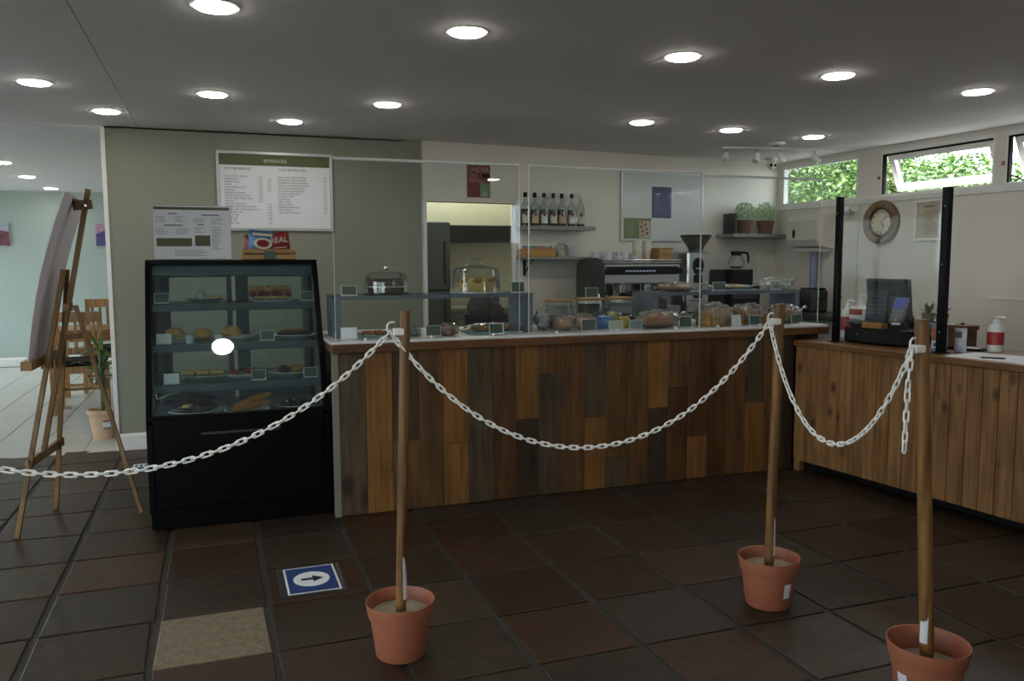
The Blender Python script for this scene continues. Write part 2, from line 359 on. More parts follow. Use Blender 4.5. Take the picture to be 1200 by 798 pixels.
# window 1 (fixed), 2 and 3 top hung, ajar
def window(n, s0, s1, ajar):
    w = bmesh.new(); fw = .045
    bx(w, .0, .05, s0, s1, S_L-.03, S_L+.012); bx(w, .0, .05, s0, s1, S_T-.03, S_T+.005)
    bx(w, .0, .05, s0, s0+fw*.4, S_L, S_T-.03); bx(w, .0, .05, s1-fw*.4, s1, S_L, S_T-.03)
    o = struct('window_%d' % n, w, m_trim); o.location = (4.90, 1.6, 0); o.rotation_euler = (0, 0, A_R)
    h = S_T-S_L-.05
    if ajar:
        p = bpy.data.objects.new('sash', None); b = bmesh.new(); a0, a1 = s0+.04, s1-.04
        bx(b, -.02, .02, a0, a1, -.05, 0); bx(b, -.02, .02, a0, a1, -h, -h+.055); bx(b, -.02, .02, a0, a0+.05, -h+.055, -.05); bx(b, -.02, .02, a1-.05, a1, -h+.055, -.05)
        sa = part('sash', b, m_trim, o); sa.location = (.045, 0, S_T-.03); sa.rotation_euler = (0, -math.radians(ajar), 0)
        part('pane', box(-.004, .004, a0+.05, a1-.05, -h+.055, -.05), m_glass, sa)
        st = bmesh.new(); bar(st, (.06, s1-.035, S_L+.06), (.16, s1-.035, S_L+.03), .012, .008); part('stay', st, m_blackm, o)
        part('catch', box(-.01, .03, s1+.005, s1+.03, S_L+.14, S_L+.17, .004), mat('brass_catch', '8a6f45', .4, .8), o)
        part('seal', box(-.003, .0, s0+.02, s1-.02, S_T-.045, S_T-.028), m_blackm, o); part('seal', box(-.003, .03, s1-.034, s1-.018, S_L+.01, S_T-.03), m_blackm, o)
    else:
        part('pane', box(.022, .028, s0+fw*.4, s1-fw*.4, S_L+.012, S_T-.03), m_glass, o)
window(1, .125, 1.11, 0); window(2, -1.20, -.13, 24); window(3, -2.45, -1.285, 24)
# --- the rest of the shell
struct('wall_far', box(-5.0, .9, 8.5, 8.62, 0, CEIL), m_mint)
bb = bmesh.new(); prism(bb, [(8.48, 0), (8.5, 0), (8.5, .12), (8.49, .12), (8.48, .10)], -4.9, .88); struct('baseboard_far', bb, m_trim)
def wall_x(name, x0, x1, y0, y1, holes, m):
    """wall standing along y with window openings (ya, yb, za, zb)"""
    b = bmesh.new(); y = y0
    for ya, yb, za, zb in holes:
        bx(b, x0, x1, y, ya, 0, CEIL); bx(b, x0, x1, ya, yb, 0, za); bx(b, x0, x1, ya, yb, zb, CEIL); y = yb
    bx(b, x0, x1, y, y1, 0, CEIL); return struct(name, b, m)
LH = [(-5.6, -3.2, .4, 2.15), (-2.6, -.2, .4, 2.15), (2.65, 4.2, .35, 2.2), (5.6, 8.35, .35, 2.2)]
wall_x('wall_left', -5.12, -5.0, -6.2, 8.6, LH, m_mint)
wall_x('wall_dining', .84, .9, 2.56, 8.6, [], m_mint)
struct('wall_kitchen', box(.9, 3.4, 4.7, 4.82, 0, 2.6), mat('kitchen_wall', 'cfceb8', .6, var=.03))
struct('ceiling', box(.9, 3.4, 2.9, 4.82, 2.6, 2.66), m_ceil)
struct('wall_kitchen', box(3.3, 3.4, 2.76, 4.7, 0, 2.6), m_white); struct('wall_kitchen', box(.9, 3.3, 2.9, 2.98, CEIL, 2.6), m_white)
b = bmesh.new(); y0, y1 = -6.2, -6.08
bx(b, -5.0, -4.6, y0, y1, 0, CEIL); bx(b, -4.6, -2.0, y0, y1, 0, .4); bx(b, -4.6, -2.0, y0, y1, 2.15, CEIL); bx(b, -2.0, 3.3, y0, y1, 0, CEIL)
bx(b, 3.3, 4.3, y0, y1, 2.25, CEIL); bx(b, 4.3, 5.3, y0, y1, 0, CEIL); bx(b, 3.3, 4.3, y0, y1, 0, 1.6)
struct('wall_rear', b, m_white)
n = 4
for ya, yb, za, zb in LH:
    w = bmesh.new(); mid = (ya+yb)/2
    for a, c, d, e in ((ya, yb, za, za+.06), (ya, yb, zb-.06, zb), (ya, ya+.06, za+.06, zb-.06), (yb-.06, yb, za+.06, zb-.06), (mid-.03, mid+.03, za+.06, zb-.06)): bx(w, -5.09, -5.03, a, c, d, e)
    o = struct('window_%d' % n, w, m_trim); part('pane', box(-5.063, -5.057, ya+.06, yb-.06, za+.06, zb-.06), m_glass, o)
    portal('window_left_offscreen', (-5.13, mid, (za+zb)/2), (0, -PI/2, 0), zb-za, yb-ya); n += 1
for xa, xb, za, zb in ((-4.6, -2.0, .4, 2.15), (3.3, 4.3, 1.6, 2.25)):
    w = bmesh.new(); mid = (xa+xb)/2
    for a, c, d, e in ((xa, xb, za, za+.06), (xa, xb, zb-.06, zb), (xa, xa+.06, za+.06, zb-.06), (xb-.06, xb, za+.06, zb-.06), (mid-.03, mid+.03, za+.06, zb-.06)): bx(w, a, c, -6.17, -6.11, d, e)
    o = struct('window_%d' % n, w, m_trim); part('pane', box(xa+.06, xb-.06, -6.143, -6.137, za+.06, zb-.06), m_glass, o)
    portal('window_rear_offscreen', (mid, -6.25, (za+zb)/2), (-PI/2, 0, 0), xb-xa, zb-za); n += 1
portal('clerestory_daylight_portal', RW(-.68, -.30, 2.15), (0, PI/2, A_R), .4, 3.7)
# --- outside
struct('ground', box(-60, 60, -60, 60, -.5, -.12), mat('pale_bounce_ground', 'a29f94', .9, var=.12, scale=1))  # unseen ground, made pale to bounce daylight up onto the ceiling
# ================================================================== lamps
m_led = mat('led_diffuser', 'fffaf0', .5, emit=LED)
dl_ring = lath([(.078, -.004), (.092, -.004), (.096, 0)], n=28, cap=False); me_ring = bpy.data.meshes.new('trim_ring'); dl_ring.to_mesh(me_ring); me_ring.materials.append(m_trim)
dl_disc = lath([(.0005, -.014), (.05, -.0135), (.07, -.011), (.0785, -.006), (.079, 0)], n=28, cap=False); me_disc = bpy.data.meshes.new('diffuser'); dl_disc.to_mesh(me_disc); me_disc.materials.append(m_led)
def downlight(x, y, label, z=CEIL, group=None, name='downlight'):
    t = thing(name, label, 'ceiling light', (x, y, z), 0, group)
    part('trim_ring', me_ring, None, t); part('diffuser', me_disc, None, t)
ORD = ('first', 'second', 'third', 'fourth', 'fifth')
def lights(pts, fmt, group, z=CEIL):
    for k, (x, y) in enumerate(pts): downlight(x, y, fmt % ORD[k], z, group)
lights(((3.67, -.528), (2.59, -.597), (1.587, -.67), (.48, -.735), (-.54, -.75)), 'round white downlight over the queue, %s of its row from the window wall', 'row of downlights over the queue in front of the counter')
lights(((.478, .974), (-.551, .998), (-1.465, .975)), 'round white downlight above the display case, %s of its row from the counter', 'downlights above the display case')
lights(((-.043, 1.808), (-1.2, 1.79)), 'round white downlight by the sage wall, %s from the menu board', 'downlights by the sage wall')
lights(((3.95, 1.205), (3.124, 1.128), (2.314, 1.045)), 'round white downlight behind the counter, %s from the window wall', 'downlights behind the counter')
lights(((-2.54, 7.95), (-2.52, 6.4), (-2.47, 5.0)), 'round white downlight in the pale dining room, %s from its mint wall', 'dining room downlights', CEIL-.01)
for x, y in ((-1.6, -2.5), (.5, -2.6), (2.6, -2.5), (-1.6, -4.6), (.5, -4.6), (2.6, -4.6), (-3.2, -2.5), (-3.2, -.7), (-3.2, 1.0)): downlight(x, y, 'round white downlight over the entrance side of the room', group='downlights of the entrance side', name='downlight_offscreen')
# track spots over the coffee corner
tr = thing('spotlight_track', 'white ceiling track carrying four small spotlights near the corner window', 'track light', (0, 0, 0))
ends = (Vector((3.60, 1.93, CEIL)), Vector((4.50, 1.75, CEIL)))
b = bmesh.new(); bar(b, ends[0]+Vector((0, 0, -.007)), ends[1]+Vector((0, 0, -.007)), .014, .02); part('rail', b, m_ceil, tr)
m_spot = mat('spot_lamp', 'd8d2c6', .15)
for k, (f, ax, ay) in enumerate(((.03, -.5, -.5), (.34, -.45, -.3), (.58, .5, -.3), (.93, .3, -.5))):
    p = ends[0].lerp(ends[1], f); b = bmesh.new(); tube(b, [p+Vector((0, 0, -.02)), p+Vector((0, 0, -.07))], .006, 6)
    part('stem', b, m_chrome, tr)
    d = Vector((ax, ay, -.8)).normalized(); c = p+Vector((0, 0, -.075)); b = bmesh.new()
    tube(b, [c-d*.03, c-d*.02, c+d*.02, c+d*.055, c+d*.06], [.014, .024, .027, .03, .029], 14); h = part('spot_head', b, m_trim, tr, smooth=True)
    b = bmesh.new(); tube(b, [c+d*.0601, c+d*.061], .022, 14); part('lamp', b, m_spot, h)
sm = thing('smoke_alarm', 'flat white round smoke alarm on the ceiling by the track', 'smoke alarm', (3.90, 1.60, CEIL))
part('body', lath([(.05, -.022), (.068, -.014), (.075, 0)], n=24), m_ceil, sm, smooth=True); part('vent', lath([(.025, -.026), (.03, -.021)], n=18), m_grey, sm)
cc = thing('security_camera', 'white turret security camera with two black eyes on the ceiling', 'camera', (4.50, 2.45, CEIL))
part('base', lath([(.055, -.025), (.06, 0)], n=24), m_trim, cc); part('turret', lum((0, -.01, -.06), (.05, .05, .05), 1, 0, sub=3), m_trim, cc, smooth=True)
for sx in (-.02, .02): part('lens', lum((sx-.012, -.052, -.072), (.016, .012, .016), 1, 0, sub=2), m_black, cc, smooth=True)
# kitchen fluorescent
kt = thing('tube_light', 'bright fluorescent tube on the kitchen ceiling above the hood', 'ceiling light', (2.0, 4.45, 2.6))
part('housing', box(-.75, .75, -.04, .04, -.05, 0, .006), m_trim, kt); part('tube', tub([(-.7, 0, -.07), (.7, 0, -.07)], .016, 10), mat('fluorescent', 'f6f4d8', .4, emit=KIT*2.2), kt)
# ================================================================== serving counter
K = .96
ct = thing('serving_counter', 'long serving counter clad in reclaimed brown and grey planks', 'counter', (0, .23, 0))
part('carcass', box(.03, 3.3, .09, .75, 0, .90), mat('carcass_board', '3a2a1c', .7), ct)
CW = {'tan': wood('plank_tan', '7c5426', '523516', .55, 2, knots=4), 'brown': wood('plank_brown', '5e4020', '3c2712', .55, 2, knots=4.5),
      'grey': wood('plank_weathered', '4e3e2a', '31261a', .6, 2, knots=3.5), 'red': wood('plank_chestnut', '563719', '34200f', .5, 2, knots=5),
      'dark': wood('plank_dark', '3d2b1a', '24190f', .6, 2, knots=4)}
cols = [('grey',), ('tan',), ('dark', .40, 'brown'), ('brown',), ('tan', .36, 'tan'), ('grey',), ('red',), ('tan', .47, 'dark'), ('brown', .73, 'grey'), ('brown',),
        ('grey', .45, 'tan'), ('brown', .19, 'grey'), ('brown',), ('tan', .48, 'dark'), ('brown', .6, 'red'), ('red', .28, 'tan'), ('red',), ('brown',), ('grey', .47, 'tan'), ('brown',), ('dark',), ('brown',)]
x = .03
for c in cols:
    w = .1452 + rng.uniform(-.004, .004); segs = [(0.004, .905, c[0])] if len(c) == 1 else [(c[1]+.001, .905, c[0]), (.004, c[1]-.001, c[2])]
    if x+w > 3.03: w = 3.03-x
    if w < .05: break
    for z0, z1, k in segs: part('plank', box(x+.001, x+w-.001, -.002-rng.uniform(0, .005), .02, z0, z1, .0015), CW[k], ct)
    x += w
m_top = wood('worktop_wood', '66421f', '402712', .42, 0, spec=.5)
part('corner_post', box(-.003, .03, -.004, .03, 0, .905), mat('grey_painted_edge', '6f6b60', .6), ct)
part('top_board', box(-.005, 3.3, -.02, .78, .905, .952, .004), m_top, ct)
part('white_edge', box(-.01, 3.3, .0, .78, .952, .966, .002), mat('white_laminate', 'c9c9c9', .3), ct)
KT = .966
# acrylic screens along the counter
def screen(label, x0, x1, y, zt, bend=.0):
    t = thing('acrylic_screen', label, 'screen', ((x0+x1)/2, y, KT)); h = (x1-x0)/2
    b = bmesh.new(); n = 8; f = []
    for sy in (0, .006):
        f.append([[b.verts.new((-h+2*h*i/n, sy+bend*math.sin(PI*i/n), z)) for i in range(n+1)] for z in (0, zt-KT)])
    for i in range(n):
        b.faces.new((f[0][0][i], f[0][0][i+1], f[0][1][i+1], f[0][1][i])); b.faces.new((f[1][0][i+1], f[1][0][i], f[1][1][i], f[1][1][i+1]))
    part('sheet', b, m_acryl, t)
    part('side_edge', box(-h-.002, -h, 0, .006, 0, zt-KT), m_edge, t); part('side_edge', box(h, h+.002, 0, .006, 0, zt-KT), m_edge, t)
    tb = bmesh.new(); tube(tb, [(-h+2*h*i/n, .003+bend*math.sin(PI*i/n), zt-KT+.004) for i in range(n+1)], .0085, 6); part('top_edge', tb, m_edge, t)
    for sx in (-.7, .0, .7): part('clip', box(sx*h-.007, sx*h+.007, -.008, .014, 0, .014, .002), m_edge, t)
screen('clear acrylic screen over the cake dome rack', .03, 1.098, .285, 1.945)
screen('clear acrylic screen in front of the cookie jars', 1.16, 2.33, .285, 1.945, .02)
screen('clear acrylic screen in front of the bread rack', 2.335, 3.27, .295, 1.93)
# ================================================================== till counter
tc = thing('till_counter', 'pine boarded till counter on a dark recessed plinth', 'counter', (3.018, .2, 0), A_C)
L = 2.75
m_pine = wood('pine_board', '8c663f', '644322', .5, 2, knots=6, rnd=.10)
part('carcass', box(.022, .62, -L, -.02, .09, .83), mat('carcass_board', '3a2a1c', .7), tc)
part('plinth', box(.14, .55, -L+.02, -.06, 0, .09), m_blackm, tc)
v = -.002; 
while v > -L+.03:
    w = rng.choice((.088, .092, .095)); part('board', box(.0, .022, v-w+.0015, v-.0015, .075, .835, .003), m_pine, tc); v -= w
part('top_board', box(-.012, .64, -L, .012, .835, .872, .004), wood('pine_top', '7a5430', '54361b', .4, 1, spec=.5), tc)
part('end_leg', box(.01, .05, -.05, -.005, 0, .09), m_pine, tc)
CT = .872
# ================================================================== refrigerated display case
DX0, DX1 = -.925, .0
dc = thing('display_case', 'tall black refrigerated display case with slanted glass front and cake shelves', 'display case', (-.4745, .3, 0))
hw = .4625
prof = [(.0, .60), (.02, .60), (.02, .12), (.75, .12), (.75, 1.405), (.44, 1.405), (.43, 1.38), (.005, .62)]
for sx in (-1, 1):
    a = sx*hw; b_ = sx*(hw-.028)
    part('side_panel', pri([(.0, .10), (.75, .10), (.75, .57), (.0, .57)], min(a, b_), max(a, b_)), m_black, dc)
    # black side frame of the glazed part: outline with the glass area open
    bm = bmesh.new(); o1 = [(.0, .57), (.75, .57), (.75, 1.40), (.45, 1.40), (.36, 1.25), (.15, .85)]; 
    for p, q, w in (((.03, .57), (.44, 1.38), .055), ((.72, .57), (.72, 1.40), .06), ((.42, 1.375), (.75, 1.375), .05)):
        bar(bm, (sx*(hw-.014), p[0], p[1]), (sx*(hw-.014), q[0], q[1]), w, .028, side=(0, 1, 0) if abs(q[1]-p[1]) > .1 else (0, 0, 1))
    part('side_frame', bm, m_black, dc)
    part('side_glass', pri([(.06, .60), (.70, .60), (.70, 1.36), (.45, 1.36)], sx*(hw-.012)-.003, sx*(hw-.012)+.003), m_cglass, dc)
part('base_front', box(-hw+.028, hw-.028, .0, .03, .12, .595, .006), m_black, dc)
part('plinth', box(-hw+.015, hw-.015, .05, .72, 0, .10), m_blackm, dc)
part('kick_panel', box(-hw+.005, hw-.005, .012, .03, .012, .22, .003), m_black, dc)
part('deck', box(-hw+.028, hw-.028, .03, .75, .555, .575), m_grey, dc)
part('vent_slot', box(-.2, .2, -.003, .0, .50, .512), m_dgrey, dc)
part('top_panel', box(-hw, hw, .42, .77, 1.385, 1.412, .004), m_black, dc)
fg = bmesh.new(); bar(fg, (0, .035, .595), (0, .44, 1.385), .865, .006, side=(1, 0, 0)); part('front_glass', fg, m_cglass, dc)
fr = bmesh.new(); bar(fr, (0, .012, .60), (0, .042, .60), .06, .87, side=(0, 0, 1)); part('front_sill', box(-hw+.028, hw-.028, .004, .05, .575, .605, .004), m_black, dc)
m_blue = mat('blue_grey_frame', '47535a', .45, .2, var=.08)
part('light_canopy', box(-hw+.028, hw-.028, .47, .55, 1.32, 1.385, .004), m_blue, dc)
for x0, x1 in ((-hw+.03, -.01), (.01, hw-.03)):
    dr = part('sliding_door', box(x0, x0+.075, .715, .735, .575, 1.36), m_blue, dc); b = bmesh.new()
    bx(b, x1-.03, x1, .715, .735, .575, 1.36); bx(b, x0+.075, x1-.03, .715, .735, .575, .63); bx(b, x0+.075, x1-.03, .715, .735, 1.31, 1.36); part('door_frame', b, m_blue, dr)
    part('door_glass', box(x0+.075, x1-.03, .722, .728, .63, 1.31), m_cglass, dr)
for z, y0 in ((1.17, .36), (.955, .25), (.75, .14)):
    sh = part('shelf', box(-hw+.03, hw-.03, y0, .70, z-.008, z), clear('shelf_glass', 'b9c9ca', .06, haze=.18, hazecol='7f939c'), dc)
    part('shelf_front_rail', box(-hw+.03, hw-.03, y0-.012, y0, z-.042, z-.002, .003), m_blue, sh)
    part('shelf_back_rail', box(-hw+.03, hw-.03, .69, .705, z-.03, z-.004, .003), m_blue, sh)
for sx in (-.42, .42):
    part('shelf_upright', box(sx-.014, sx+.014, .66, .70, .575, 1.36), m_blue, dc)
part('power_lead', tub([(-.425, .25, .70), (-.42, .24, .665), (-.40, .24, .668), (-.36, .25, .685), (-.30, .27, .69)], .004, 6), m_trim, dc, smooth=True)
def at_case(x, y): return (x, .3+y)
# plates and food: (x, y in case, shelf z)
def plate(x, y, z, r, m, label, ry=None, h=.022, nm='plate'):
    t = part(nm, lath([(r*.55, 0), (r*.62, .004), (r, h), (r*.985, h+.003), (r*.6, .009), (.001, .008)], n=28, cap=False), m, None, (x, y, z), smooth=60)
    if ry: t.scale = (1, ry, 1)
    return tag(t, label, 'plate')
def ticket(x, y, z, label, rz=0., w=.052, h=.038, m=None, cat='price ticket', group=None):
    w *= 1.35; h *= 1.35
    t = thing('price_ticket', label, cat, (x, y, z), rz, group)
    part('stand', box(-w/2-.004, w/2+.004, -.004, .016, 0, .004), m_edge, t)
    b = bmesh.new(); bar(b, (0, .002, .002), (0, .010, h+.006), w+.008, .002, side=(1, 0, 0)); part('holder', b, m_edge, t)
    b = bmesh.new(); bar(b, (0, .0005, .006), (0, .008, h+.003), w, .0012, side=(1, 0, 0)); part('card', b, m or m_ticket, t)
    lt = bmesh.new()
    for k in range(3): bx(lt, -w*.36, w*(.3-.12*k), -.0006+.002*0, .0, .014+k*.009, .0155+k*.009)
    b = part('printed_lines', lt, m_gold, t); b.rotation_euler = (-.2, 0, 0)
    return t
z1, z2, z3, z4 = 1.17, .955, .75, .575
X = lambda x: x
plate(-.635, 1.0-.20, z1, .115, m_plate, 'blue grey dish with a small glass and one pastry on the top shelf', .8)
gl = thing('small_glass', 'small upturned glass on the top shelf dish', 'glass', (-.655, .80, z1+.009)); part('bowl', lath([(.027, 0), (.022, .062), (.001, .063)], n=16, cap=False), m_jar, gl, smooth=True); part('contents', lath([(.018, .001), (.016, .04)], n=14), m_platew, gl)
pa = thing('pastry', 'single flat pastry on the top shelf dish', 'pastry', (-.585, .79, z1+.009)); part('crust', lum((0, 0, .014), (.05, .035, .016), 3, .1, flatten=-.9), m_scone, pa, smooth=True); part('filling', lum((.0, 0, .008), (.044, .037, .008), 5, .1, sub=2), m_choc, pa, smooth=True)
def tray(x, y, z, w, d, m, label):
    b = bmesh.new(); prism(b, [(-w/2+.03, 0), (w/2-.03, 0), (w/2, .03), (w/2-.008, .032), (w/2-.034, .008), (-w/2+.034, .008), (-w/2+.008, .032), (-w/2, .03)], -d/2, d/2, 'xz')
    return tag(part('tray', b, m, None, (x, y, z)), label, 'tray')
tray(-.275, .80, z1, .25, .20, m_plate, 'blue grey tray of strawberry shortcakes on the top shelf')
for k, dx in enumerate((-.078, 0, .078)):
    c = thing('shortcake', 'strawberry shortcake with crumbly top, one of three in a row', 'cake', (-.275+dx, .79, z1+.008), 0, 'strawberry shortcakes on the blue tray')
    part('base', lum((0, 0, .014), (.04, .045, .014), k+2, .08, flatten=-.95), m_sponge, c, smooth=True)
    for q in range(6): part('strawberry', lum((.03*math.cos(q*1.05), .036*math.sin(q*1.05), .037), (.014, .014, .018), q, .1, sub=2), m_berry, c, smooth=True)
    part('cream_swirl', lum((0, -.005, .038), (.024, .026, .016), k, .1, sub=2), m_cream, c, smooth=True)
    part('lid', lum((0, 0, .066), (.04, .044, .018), k+9, .16, 3), m_scone, c, smooth=True)
ticket(-.862, .74, z1, 'green price ticket beside the single pastry on the top shelf'); ticket(-.072, .74, z1, 'green price ticket beside the shortcake tray on the top shelf')
for k, (x, lab) in enumerate(((-.80, 'round scone nearest the price ticket on the second shelf'), (-.655, 'round scone between the other two on the second shelf'), (-.50, 'round scone on the oval plate of the second shelf'))):
    if k != 1: plate(x+.03, .70, z2, .10, m_platew, 'white plate under the %s scone of the second shelf' % ('first' if k == 0 else 'last'), .85)
    s = thing('scone', lab, 'scone', (x, .69, z2+(.010 if k != 1 else 0))); part('crust', lum((0, 0, .036), (.052, .05, .036), k+4, .10, 3, flatten=-.9), m_scone, s, smooth=True)
    part('crumb', lum((0, 0, .034), (.0535, .0515, .012), k+14, .06, 3), m_sponge, s, smooth=True)
for k, x in enumerate((-.72, -.57)):
    c = thing('small_pot', 'little clear pot of %s beside the scones' % ('jam' if k else 'cream'), 'pot', (x, .60, z2)); part('pot', lath([(.02, 0), (.026, .045), (.024, .045), (.001, .043)], n=16, cap=False), m_platew, c, smooth=True); part('lid', lath([(.028, .045), (.028, .05), (.001, .051)], n=16, cap=False), m_jar, c)
plate(-.15, .70, z2, .135, m_platew, 'white plate carrying a long brownie on the second shelf', .75)
br = thing('brownie', 'long flat chocolate brownie on a white plate', 'cake', (-.15, .69, z2+.009)); part('slab', lum((0, 0, .022), (.10, .045, .024), 8, .14, 2.5, flatten=-.85), m_choc, br, smooth=True); part('crumb_top', lum((0, 0, .038), (.08, .035, .01), 3, .15, 3), m_orange, br, smooth=True)
ticket(-.85, .585, z2, 'pale price ticket in front of the scones', m=m_paper); ticket(-.31, .60, z2, 'green price ticket between scones and brownie')
plate(-.66, .62, z3, .145, m_plate, 'blue grey oval dish of filled sandwiches on the third shelf', .7)
for k in range(3):
    s = thing('sandwich', 'pale bread sandwich with green filling, side by side with two more', 'sandwich', (-.74+.075*k, .62, z3+.009), .1, 'sandwiches on the third shelf'); part('bread', box(-.033, .033, -.045, .045, .022, .042, .004), m_sponge, s); part('bread', box(-.033, .033, -.045, .045, .0, .014, .004), m_sponge, s); part('filling', lum((0, 0, .018), (.034, .047, .007), k, .2, 4, 2), m_green, s)
plate(-.44, .60, z3, .115, m_platew, 'white oval plate of berry tarts on the third shelf', .75)
for k, (dx, dy) in enumerate(((-.055, 0), (.02, -.02), (.06, .03))):
    s = thing('berry_tart', 'small tart heaped with red berries, one of three', 'tart', (-.44+dx, .60+dy, z3+.009), 0, 'berry tarts on the third shelf'); part('shell', lath([(.02, 0), (.032, .018), (.001, .016)], n=14, cap=False), m_scone, s)
    for q in range(5): part('berry', lum((.016*math.cos(q*1.3), .016*math.sin(q*1.3), .024+.006*(q % 2)), (.013, .013, .013), q, .08, sub=2), m_berry, s, smooth=True)
plate(-.18, .62, z3, .135, m_platew, 'white plate of filled rolls on the third shelf', .75)
for k, (dx, mm) in enumerate(((-.045, m_choc), (.03, m_bread))):
    s = thing('filled_roll', ('dark' if k == 0 else 'golden')+' filled roll on the white plate of the third shelf', 'roll', (-.18+dx, .61, z3+.009)); part('bun', lum((0, 0, .026), (.034, .045, .026), k+2, .1, flatten=-.9), mm, s, smooth=True); part('filling', lum((0, -.004, .022), (.036, .048, .007), 4, .2, 4), m_green if k else m_berry, s)
ticket(-.815, .47, z3, 'pale price ticket in front of the sandwiches', m=m_paper); ticket(-.37, .47, z3, 'grey price ticket in front of the berry tarts'); ticket(-.09, .47, z3, 'green price ticket in front of the filled rolls')
plate(-.70, .50, z4, .14, m_platew, 'white plate of dark chocolate cake on the bottom deck', .75)
s = thing('chocolate_cake', 'dark rough chocolate cake heaped on a white plate', 'cake', (-.70, .50, z4+.009)); part('lower_layer', lum((0, 0, .03), (.10, .075, .03), 2, .2, 3, flatten=-.9), m_choc, s, smooth=True); part('upper_layer', lum((.01, 0, .075), (.07, .055, .022), 6, .25, 3), m_choc, s, smooth=True)
part('crumbs', lum((-.03, -.04, .045), (.04, .025, .012), 7, .2, 4), m_sponge, s)
tray(-.44, .50, z4, .24, .18, m_platew, 'white tray of baguettes on the bottom deck')
for k in range(2):
    s = part('baguette', tub([(-.10, 0, 0), (-.05, 0, .004), (.05, 0, .004), (.12, 0, 0)], [.012, .02, .02, .010], 10), m_bread, None, (-.43+.01*k, .47+.06*k, z4+.030+.018*k), (0, -.16-.2*k, .25-.3*k), smooth=True); tag(s, ('upper' if k else 'lower')+' thin crusty baguette on the bottom deck tray', 'bread')
plate(-.15, .50, z4, .13, m_platew, 'white plate of rocky road pieces on the bottom deck', .75)
for k in range(5):
    s = thing('rocky_road_piece', 'rough dark rocky road piece on the bottom deck plate', 'cake', (-.23+.04*k, .50+.03*(k % 2), z4+.009), 0, 'rocky road pieces'); part('chunk', lum((0, 0, .022), (.026, .03, .022), k+1, .2, 3, flatten=-.9), m_choc, s); part('marshmallow', lum((.005, -.01, .036), (.010, .010, .008), k, .1, sub=2), m_cream, s)
# --- on top of the case
ms = thing('menu_stand', 'printed food menu sheet in a clear stand on top of the display case', 'menu', (-.69, .92, 1.412))
part('acrylic_back', box(-.215, .215, .0, .004, .0, .315), m_jar, ms); part('foot', box(-.2, .2, -.03, .06, 0, .004), m_jar, ms)
part('sheet', box(-.21, .21, -.002, -.0005, .006, .312), m_paper, ms); part('header_band', box(-.205, .205, -.0032, -.002, .288, .304), m_printg, ms)
part('olive_box', box(-.195, -.005, -.0032, -.002, .078, .125), m_printg, ms); part('olive_box', box(.012, .095, -.0032, -.002, .080, .142), m_printg, ms)
lt = bmesh.new(); r2 = random.Random(3)
def printblock(bm, x0, x1, z0, z1, step, th, y=-.003):
    z = z1
    while z > z0:
        bx(bm, x0, x0+(x1-x0)*r2.uniform(.55, 1.), y, y+.001, z-th, z); z -= step
for a in ((-.195, -.13, .215, .25), (-.09, -.03, .215, .25), (-.195, -.13, .15, .18), (-.09, -.01, .15, .18), (.01, .07, .215, .24), (.105, .17, .205, .24), (.01, .07, .16, .19), (.105, .16, .06, .19), (-.1, .12, .02, .055)): printblock(lt, *a, .0095, .0028)
for a in ((-.13, -.08, .262, .27), (.05, .15, .255, .263), (-.15, -.05, .195, .203), (.03, .065, .2, .208)): bx(lt, a[0], a[1], -.003, -.002, a[2], a[3])
part('printed_lines', lt, mat('print_soft_grey', '85858c', .8), ms)
cb = thing('crisp_crate', 'slatted wooden crate holding crisp packets on top of the display case', 'crate', (-.27, .86, 1.412))
for z in (.004, .036):
    part('slat', box(-.15, .15, -.07, -.062, z, z+.026, .002), m_bag_kraft, cb); part('slat', box(-.15, .15, .062, .07, z, z+.026, .002), m_bag_kraft, cb)
for sx in (-.15, .142): part('end_board', box(sx, sx+.008, -.062, .062, .0, .062, .002), m_bag_kraft, cb)
part('bottom', box(-.142, .142, -.062, .062, 0, .006), m_bag_kraft, cb)
tk = part('label_card', box(-.035, .032, -.074, -.071, .004, .052), m_ticket, cb)
def packet(name, label, cat, loc, w, h, m, rz=0., tilt=.0, puff=.018, seed=0):
    t = thing(name, label, cat, loc, rz); b = bmesh.new(); n = 10; F = []
    for s in (-1, 1):
        g = [[None]*(n+1) for _ in range(n+1)]
        for i in range(n+1):
            for j in range(n+1):
                u, v = i/n, j/n; d = s*puff*(max(0, math.sin(PI*u)*math.sin(PI*v))**.6)*(1+.25*noise.noise(Vector((u*5+seed, v*5, s))))
                g[i][j] = b.verts.new(((u-.5)*w, d, v*h))
        for i in range(n):
            for j in range(n):
                q = (g[i][j], g[i+1][j], g[i+1][j+1], g[i][j+1]); b.faces.new(q if s < 0 else q[::-1])
    bmesh.ops.remove_doubles(b, verts=b.verts, dist=1e-5)
    bag = part('bag', b, m, t, smooth=True); bag.rotation_euler = (tilt, 0, 0); return t, bag
m_foilr = mat('red_foil', '7c2023', .3, .35, var=.15, scale=8); m_foilb = mat('blue_foil', '3a5a7e', .3, .35, var=.2, scale=7); m_foilw = mat('pale_foil', 'c9c4ad', .35, .2, var=.12)
t, bag = packet('crisp_packet', 'red crisp packet lettered REAL standing in the crate', 'crisps', (-.205, .86, 1.419), .125, .155, m_foilr, 0, .12, .022, 1)
bag.rotation_euler = (.12, -.10, 0)
text('REAL', .045, m_gold, bag, (.0, -.026, .098), align='CENTER', name='lettering'); part('band', box(-.035, .04, -.026, -.024, .066, .070), m_gold, bag)
t, bag = packet('crisp_packet', 'blue and cream crisp packet with a dark red oval badge', 'crisps', (-.325, .85, 1.419), .14, .165, m_foilb, 0, .12, .024, 2)
bag.rotation_euler = (.1, .08, 0)
